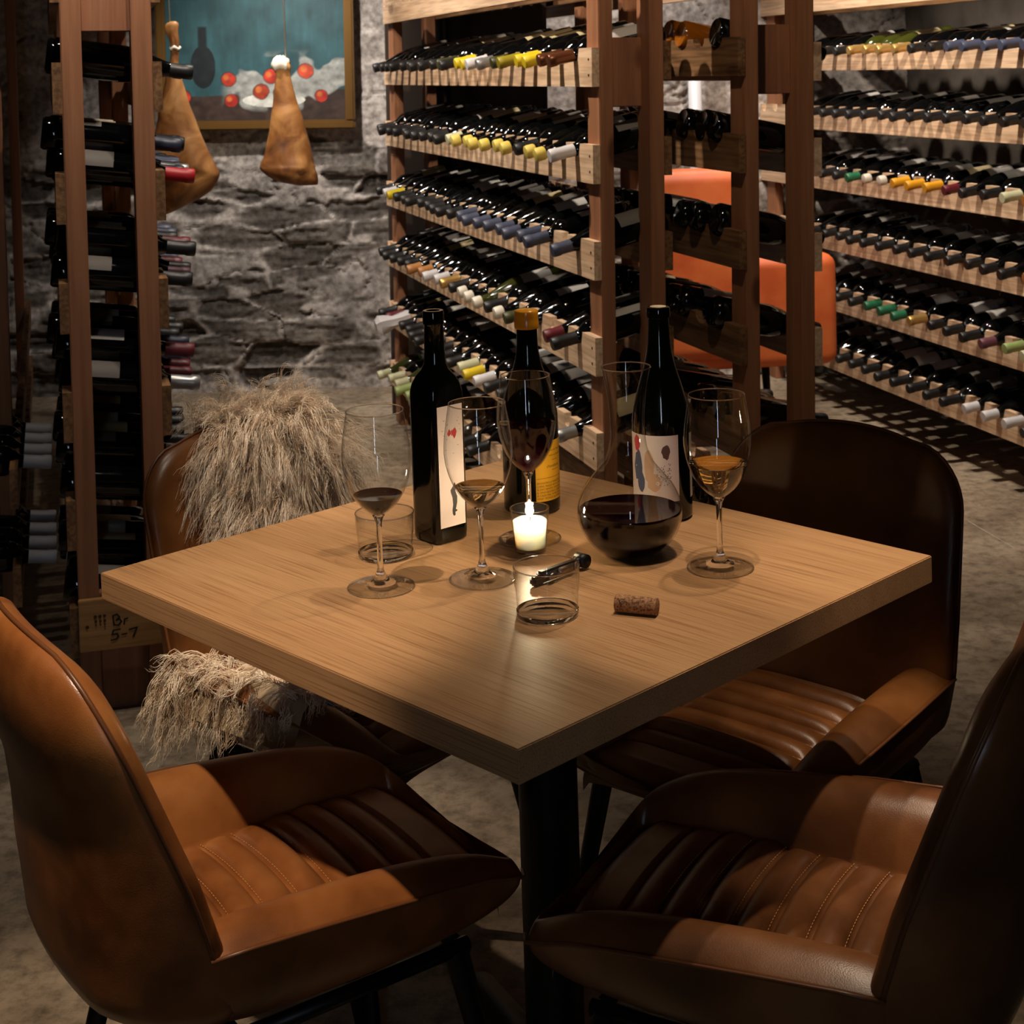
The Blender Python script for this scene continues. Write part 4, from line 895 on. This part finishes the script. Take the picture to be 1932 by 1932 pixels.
def strand(h, x, y, r=.0022):
    p_ = ony(x, y, YH); m_ = MB(); m_.tube([(0, 0, 0), (0, 0, 2.4-p_.z)], r, 8); o = link('string', m_.mesh('str'), STR, h); o.location = p_ - h.location; return o
strand(h1, 321, 52); strand(h2, 540, 125, .003)
def wrap(h, x, y, rx, rz, nm):
    p_ = ony(x, y, YH); m_ = MB(); V = []
    m_.lathe([(rx*.5, -rz), (rx, -rz*.5), (rx*1.05, 0), (rx*.9, rz*.6), (rx*.4, rz)], 22); m_.v = [(a*(1+.15*sin(5*atan2(b_, a)+c_*90)), b_*.8*(1+.15*sin(7*atan2(b_, a))), c_+.004*sin(3*atan2(b_, a))) for a, b_, c_ in m_.v]
    o = link(nm, m_.mesh('cl'), CLOTH, h); o.location = p_-h.location; return o
wrap(h1, 330, 91, .020, .008, 'tie'); wrap(h2, 529, 121, .032, .030, 'cloth_wrap')

# ------------------------------------------------------------------ framed painting (a plain invented still life)
YP = 6.50
a = ony(288, 0, YP); b_ = ony(661, 0, YP); zb_ = ony(520, 240, YP).z; W_ = b_.x-a.x; Hh = .60; x0 = a.x
pic = empty('framed_painting', (x0, YP, zb_), 0, 'gold framed still life of red fruit on teal, hanging on the stone wall', 'painting'); pic.rotation_euler = (0, radians(1.1), 0)
fw = .034; m_ = MB()
for p0, p1 in (((0, -.02, 0), (W_, .03, fw)), ((0, -.02, Hh-fw), (W_, .03, Hh)), ((0, -.02, fw), (fw, .03, Hh-fw)), ((W_-fw, -.02, fw), (W_, .03, Hh-fw))): m_.box(p0, p1, .006)
for p0, p1 in (((fw-.004, -.012, fw-.006), (W_-fw+.004, .0, fw+.006)), ((fw-.006, -.012, fw), (fw+.006, 0, Hh-fw)), ((W_-fw-.006, -.012, fw), (W_-fw+.006, 0, Hh-fw))): m_.box(p0, p1, .002)
link('frame', autosmooth(m_.mesh('pf'), 40), plain('gilt', (122, 88, 42), .42, .6), pic)
nx, nz = 260, 170; X, Z = np.meshgrid(np.linspace(0, 1, nx), np.linspace(0, 1, nz)); asp = (W_-2*fw)/(Hh-2*fw)
def L3(c_): return np.array(lin(c_)[:3])
base = L3((44, 80, 86))*(.55+.9*fbm(X*9, Z*7, 4, 3)[..., None])*(.75+.5*fbm(X*40, Z*6, 3, 8)[..., None])
colr = base.copy(); xa = X*asp
def lay(mask, c_, tex=.5, sd__=1):
    global colr
    bw = .55+.9*fbm(xa*16+sd__, Z*20, 3, 70+sd__)[..., None]
    colr = colr*(1-mask[..., None])+L3(c_)*bw*(1-tex/2+tex*fbm(X*30, Z*26, 3, sd__)[..., None])*mask[..., None]
wob = .02*(fbm(X*8, Z*8, 3, 30)-.5)
lay(smst(.005, -.005, Z-.20-.05*X+wob), (58, 44, 38), .9, 2)
# dark jug
jx, jz = .30, .44
jug = smst(.01, -.01, ((xa-jx)/.10)**2+((Z-jz)/.17)**2-1+wob); jn = smst(.01, -.01, np.maximum(np.abs(xa-jx)-.035, np.abs(Z-.66)-.10)); lay(np.maximum(jug, jn), (22, 30, 34), .9, 5)
# pale cloth
cl = smst(.52, .56, fbm(X*5+2, Z*5, 3, 44)+.35*np.exp(-(((xa-1.02)/.42)**2+((Z-.30)/.16)**2))-.06); cl = cl*smst(.58, .46, Z)*smst(.06, .14, Z)*smst(.42, .55, xa)
lay(cl, (150, 152, 146), 1.0, 6)
pl = smst(.01, -.01, ((xa-.86)/.25)**2+((Z-.17)/.055)**2-1); lay(pl, (206, 206, 196), .4, 7)
for fx, fz, fr_, c_ in ((.50, .34, .060, (176, 52, 34)), (.14, .20, .058, (190, 60, 38)), (.52, .17, .055, (170, 44, 32)), (.76, .24, .065, (164, 58, 34)), (.92, .22, .068, (176, 84, 44)), (.84, .36, .060, (182, 50, 34)), (1.12, .40, .062, (190, 70, 44)), (1.24, .20, .05, (176, 48, 34))):
    d_ = np.sqrt((xa-fx)**2+((Z-fz)*1.05)**2)/fr_; d_ = d_+wob*7+.22*(fbm(xa*7, Z*9, 3, 55)-.5); lay(smst(1.03, .95, d_), c_, .9, int(fx*50)); d2 = np.sqrt((xa-fx+.3*fr_)**2+((Z-fz-.25*fr_))**2)/(fr_*.5); lay(smst(1.1, .5, d2+wob*6)*.8, (206, 116, 60), .9, 9)
    lay(smst(1.10, 1.04, d_)*smst(.94, 1.0, d_)*.9, (28, 26, 30), .3, 3)
me = mesh('canvas', np.stack([fw+X*(W_-2*fw), np.full_like(X, .004), fw+Z*(Hh-2*fw)], -1).reshape(-1, 3).tolist(), [(j*nx+i, j*nx+i+1, (j+1)*nx+i+1, (j+1)*nx+i) for j in range(nz-1) for i in range(nx-1)])
at = me.color_attributes.new('Col', 'FLOAT_COLOR', 'POINT'); at.data.foreach_set('color', np.concatenate([colr, np.ones(X.shape+(1,))], -1).astype(np.float32).ravel())
m, n, l, b = newmat('oil_paint'); at = n.new('ShaderNodeAttribute'); at.attribute_name = 'Col'; l.new(at.outputs[0], b.inputs['Base Color']); b.inputs['Roughness'].default_value = .45; link('canvas', me, m, pic)

# ------------------------------------------------------------------ orange armchair in the side aisle
def rbox(x0, y0, z0, x1, y1, z1, r, seg=5):
    m_ = MB(); bm = bmesh.new(); bmesh.ops.create_cube(bm, size=1)
    for v in bm.verts: v.co = Vector(((v.co.x+.5)*(x1-x0)+x0, (v.co.y+.5)*(y1-y0)+y0, (v.co.z+.5)*(z1-z0)+z0))
    bmesh.ops.bevel(bm, geom=bm.edges[:], offset=r, segments=seg, affect='EDGES', profile=.5); me = bpy.data.meshes.new('rb'); bm.to_mesh(me); bm.free(); me.polygons.foreach_set('use_smooth', [True]*len(me.polygons)); return me
ar = empty('armchair', (.74, 5.25, 0), radians(8), 'orange leather armchair half hidden behind the rack of bottle bases', 'armchair')
link('backrest', rbox(-.36, -.06, .34, .06, .08, 1.0, .05), ORANGE, ar)
link('armrest', rbox(.04, -.05, .30, .375, .09, .69, .045), ORANGE, ar)
link('seat', rbox(-.34, .05, .28, .30, .58, .44, .05), ORANGE, ar)
for sx, sy in ((-.3, .0), (.27, .0), (-.3, .5), (.27, .5)): m_ = MB(); m_.tube([(sx, sy, .30), (sx*1.05, sy, 0)], [.018, .012], 12); link('leg', m_.mesh('l'), BLACKMETAL, ar)

# ------------------------------------------------------------------ lights
def spot(name, loc, target, power, col, size=50, blend=.5, rad=.03):
    l_ = bpy.data.lights.new(name, 'SPOT'); l_.energy = power; l_.color = col; l_.spot_size = radians(size); l_.spot_blend = blend; l_.shadow_soft_size = rad
    o = bpy.data.objects.new(name, l_); COL.objects.link(o); o.location = loc; o.rotation_euler = (Vector(target)-Vector(loc)).to_track_quat('-Z', 'Y').to_euler(); return o
WARM = (1, .79, .57); NEUT = (1, .87, .73); COOL = (1, .93, .86)
spot('table_spot_front', (.174, 1.538, 2.36), (.355, 1.785, .44), 52, WARM, 25, .35, .02)
spot('table_spot_left', (-.72, 1.24, 2.36), (-.46, 1.78, .6), 125, WARM, 31, .5, .02)
spot('table_spot_rear', (.50, 2.20, 2.36), (.10, 1.88, .75), 46, WARM, 38, .5, .02)
spot('table_spot_right', (.85, 1.62, 2.36), (.47, 1.82, .75), 60, WARM, 18, .8, .02)
spot('post_spot', (.20, 2.75, 2.36), (.45, 3.8, 1.1), 26, WARM, 70, .7, .03)
spot('sheepskin_fill', (-.02, 2.20, 2.36), (-.23, 2.38, .75), 100, (1, .83, .66), 25, .7, .03)  # added fill lamp that brightens the wool
spot('rack_spot_near', (-.55, 3.75, 2.34), (.0, 4.3, 1.0), 100, NEUT, 90, .7, .025)
spot('rack_spot_far', (-.95, 4.95, 2.34), (-.3, 5.2, 1.0), 80, NEUT, 90, .7, .025)
spot('wall_spot', (-.90, 5.50, 2.34), (-.90, 6.55, .85), 125, COOL, 76, .9, .03)
spot('ham_spot', (-1.1, 4.6, 2.34), (-1.0, 6.2, 1.2), 40, NEUT, 46, .8, .03)
spot('aisle_spot_near', (1.0, 4.3, 2.34), (1.5, 4.9, .8), 120, NEUT, 95, .7, .025)
spot('aisle_spot_far', (.85, 5.5, 2.34), (1.2, 5.8, .8), 90, NEUT, 95, .7, .025)
spot('end_wall_spot', (.3, 5.9, 2.34), (.35, 6.6, 1.4), 60, COOL, 80, .7, .03)
spot('left_rack_spot', (-.62, 2.75, 2.34), (-.85, 3.3, .55), 30, NEUT, 80, .7, .025)
spot('left_glint_fill', (-.42, 3.7, 2.34), (-.9, 3.9, .7), 34, NEUT, 80, .7, .02)  # lamp added to put glints on the sign rack's bottle shoulders
spot('corner_fill', (-1.14, 3.15, 2.33), (-1.16, 3.9, .3), 9, NEUT, 44, .7, .02)  # weak added fill so the white capsules show in this corner
spot('sign_rack_glint_fill', (-.50, 2.95, 2.34), (-.88, 3.8, .8), 26, NEUT, 60, .7, .015)  # second added lamp, closer in, again for glints on these bottles
pl = bpy.data.lights.new('candle_glow', 'POINT'); pl.energy = 2.0; pl.color = (1, .74, .48); pl.shadow_soft_size = .004; o = bpy.data.objects.new('candle_glow', pl); COL.objects.link(o); o.location = (.008, 1.926, T+.060)
al = bpy.data.lights.new('window_light', 'AREA'); al.energy = .5; al.color = (.75, .86, 1); al.shape = 'RECTANGLE'; al.size = .10; al.size_y = 1.3; o = bpy.data.objects.new('window_light', al); COL.objects.link(o); o.location = (-.06, -1.60, 1.45); o.rotation_euler = (radians(90), 0, 0)
w = bpy.data.worlds.new('world'); S.world = w; w.use_nodes = True; w.node_tree.nodes['Background'].inputs[0].default_value = (.9, .75, .6, 1); w.node_tree.nodes['Background'].inputs[1].default_value = .0
S.view_settings.view_transform = 'Standard'; S.view_settings.look = 'None'; S.view_settings.gamma = 1; S.view_settings.exposure = 0; S.view_settings.use_curve_mapping = False
S.cycles.use_denoising = True; S.cycles.max_bounces = 7; S.cycles.diffuse_bounces = 3; S.cycles.glossy_bounces = 4; S.cycles.transparent_max_bounces = 20; S.cycles.transmission_bounces = 7; S.cycles.use_adaptive_sampling = True; S.cycles.adaptive_threshold = .035; S.cycles.sample_clamp_indirect = 4
S.cycles.caustics_refractive = True; S.cycles.caustics_reflective = False
print('BOTTLES', NB[0])
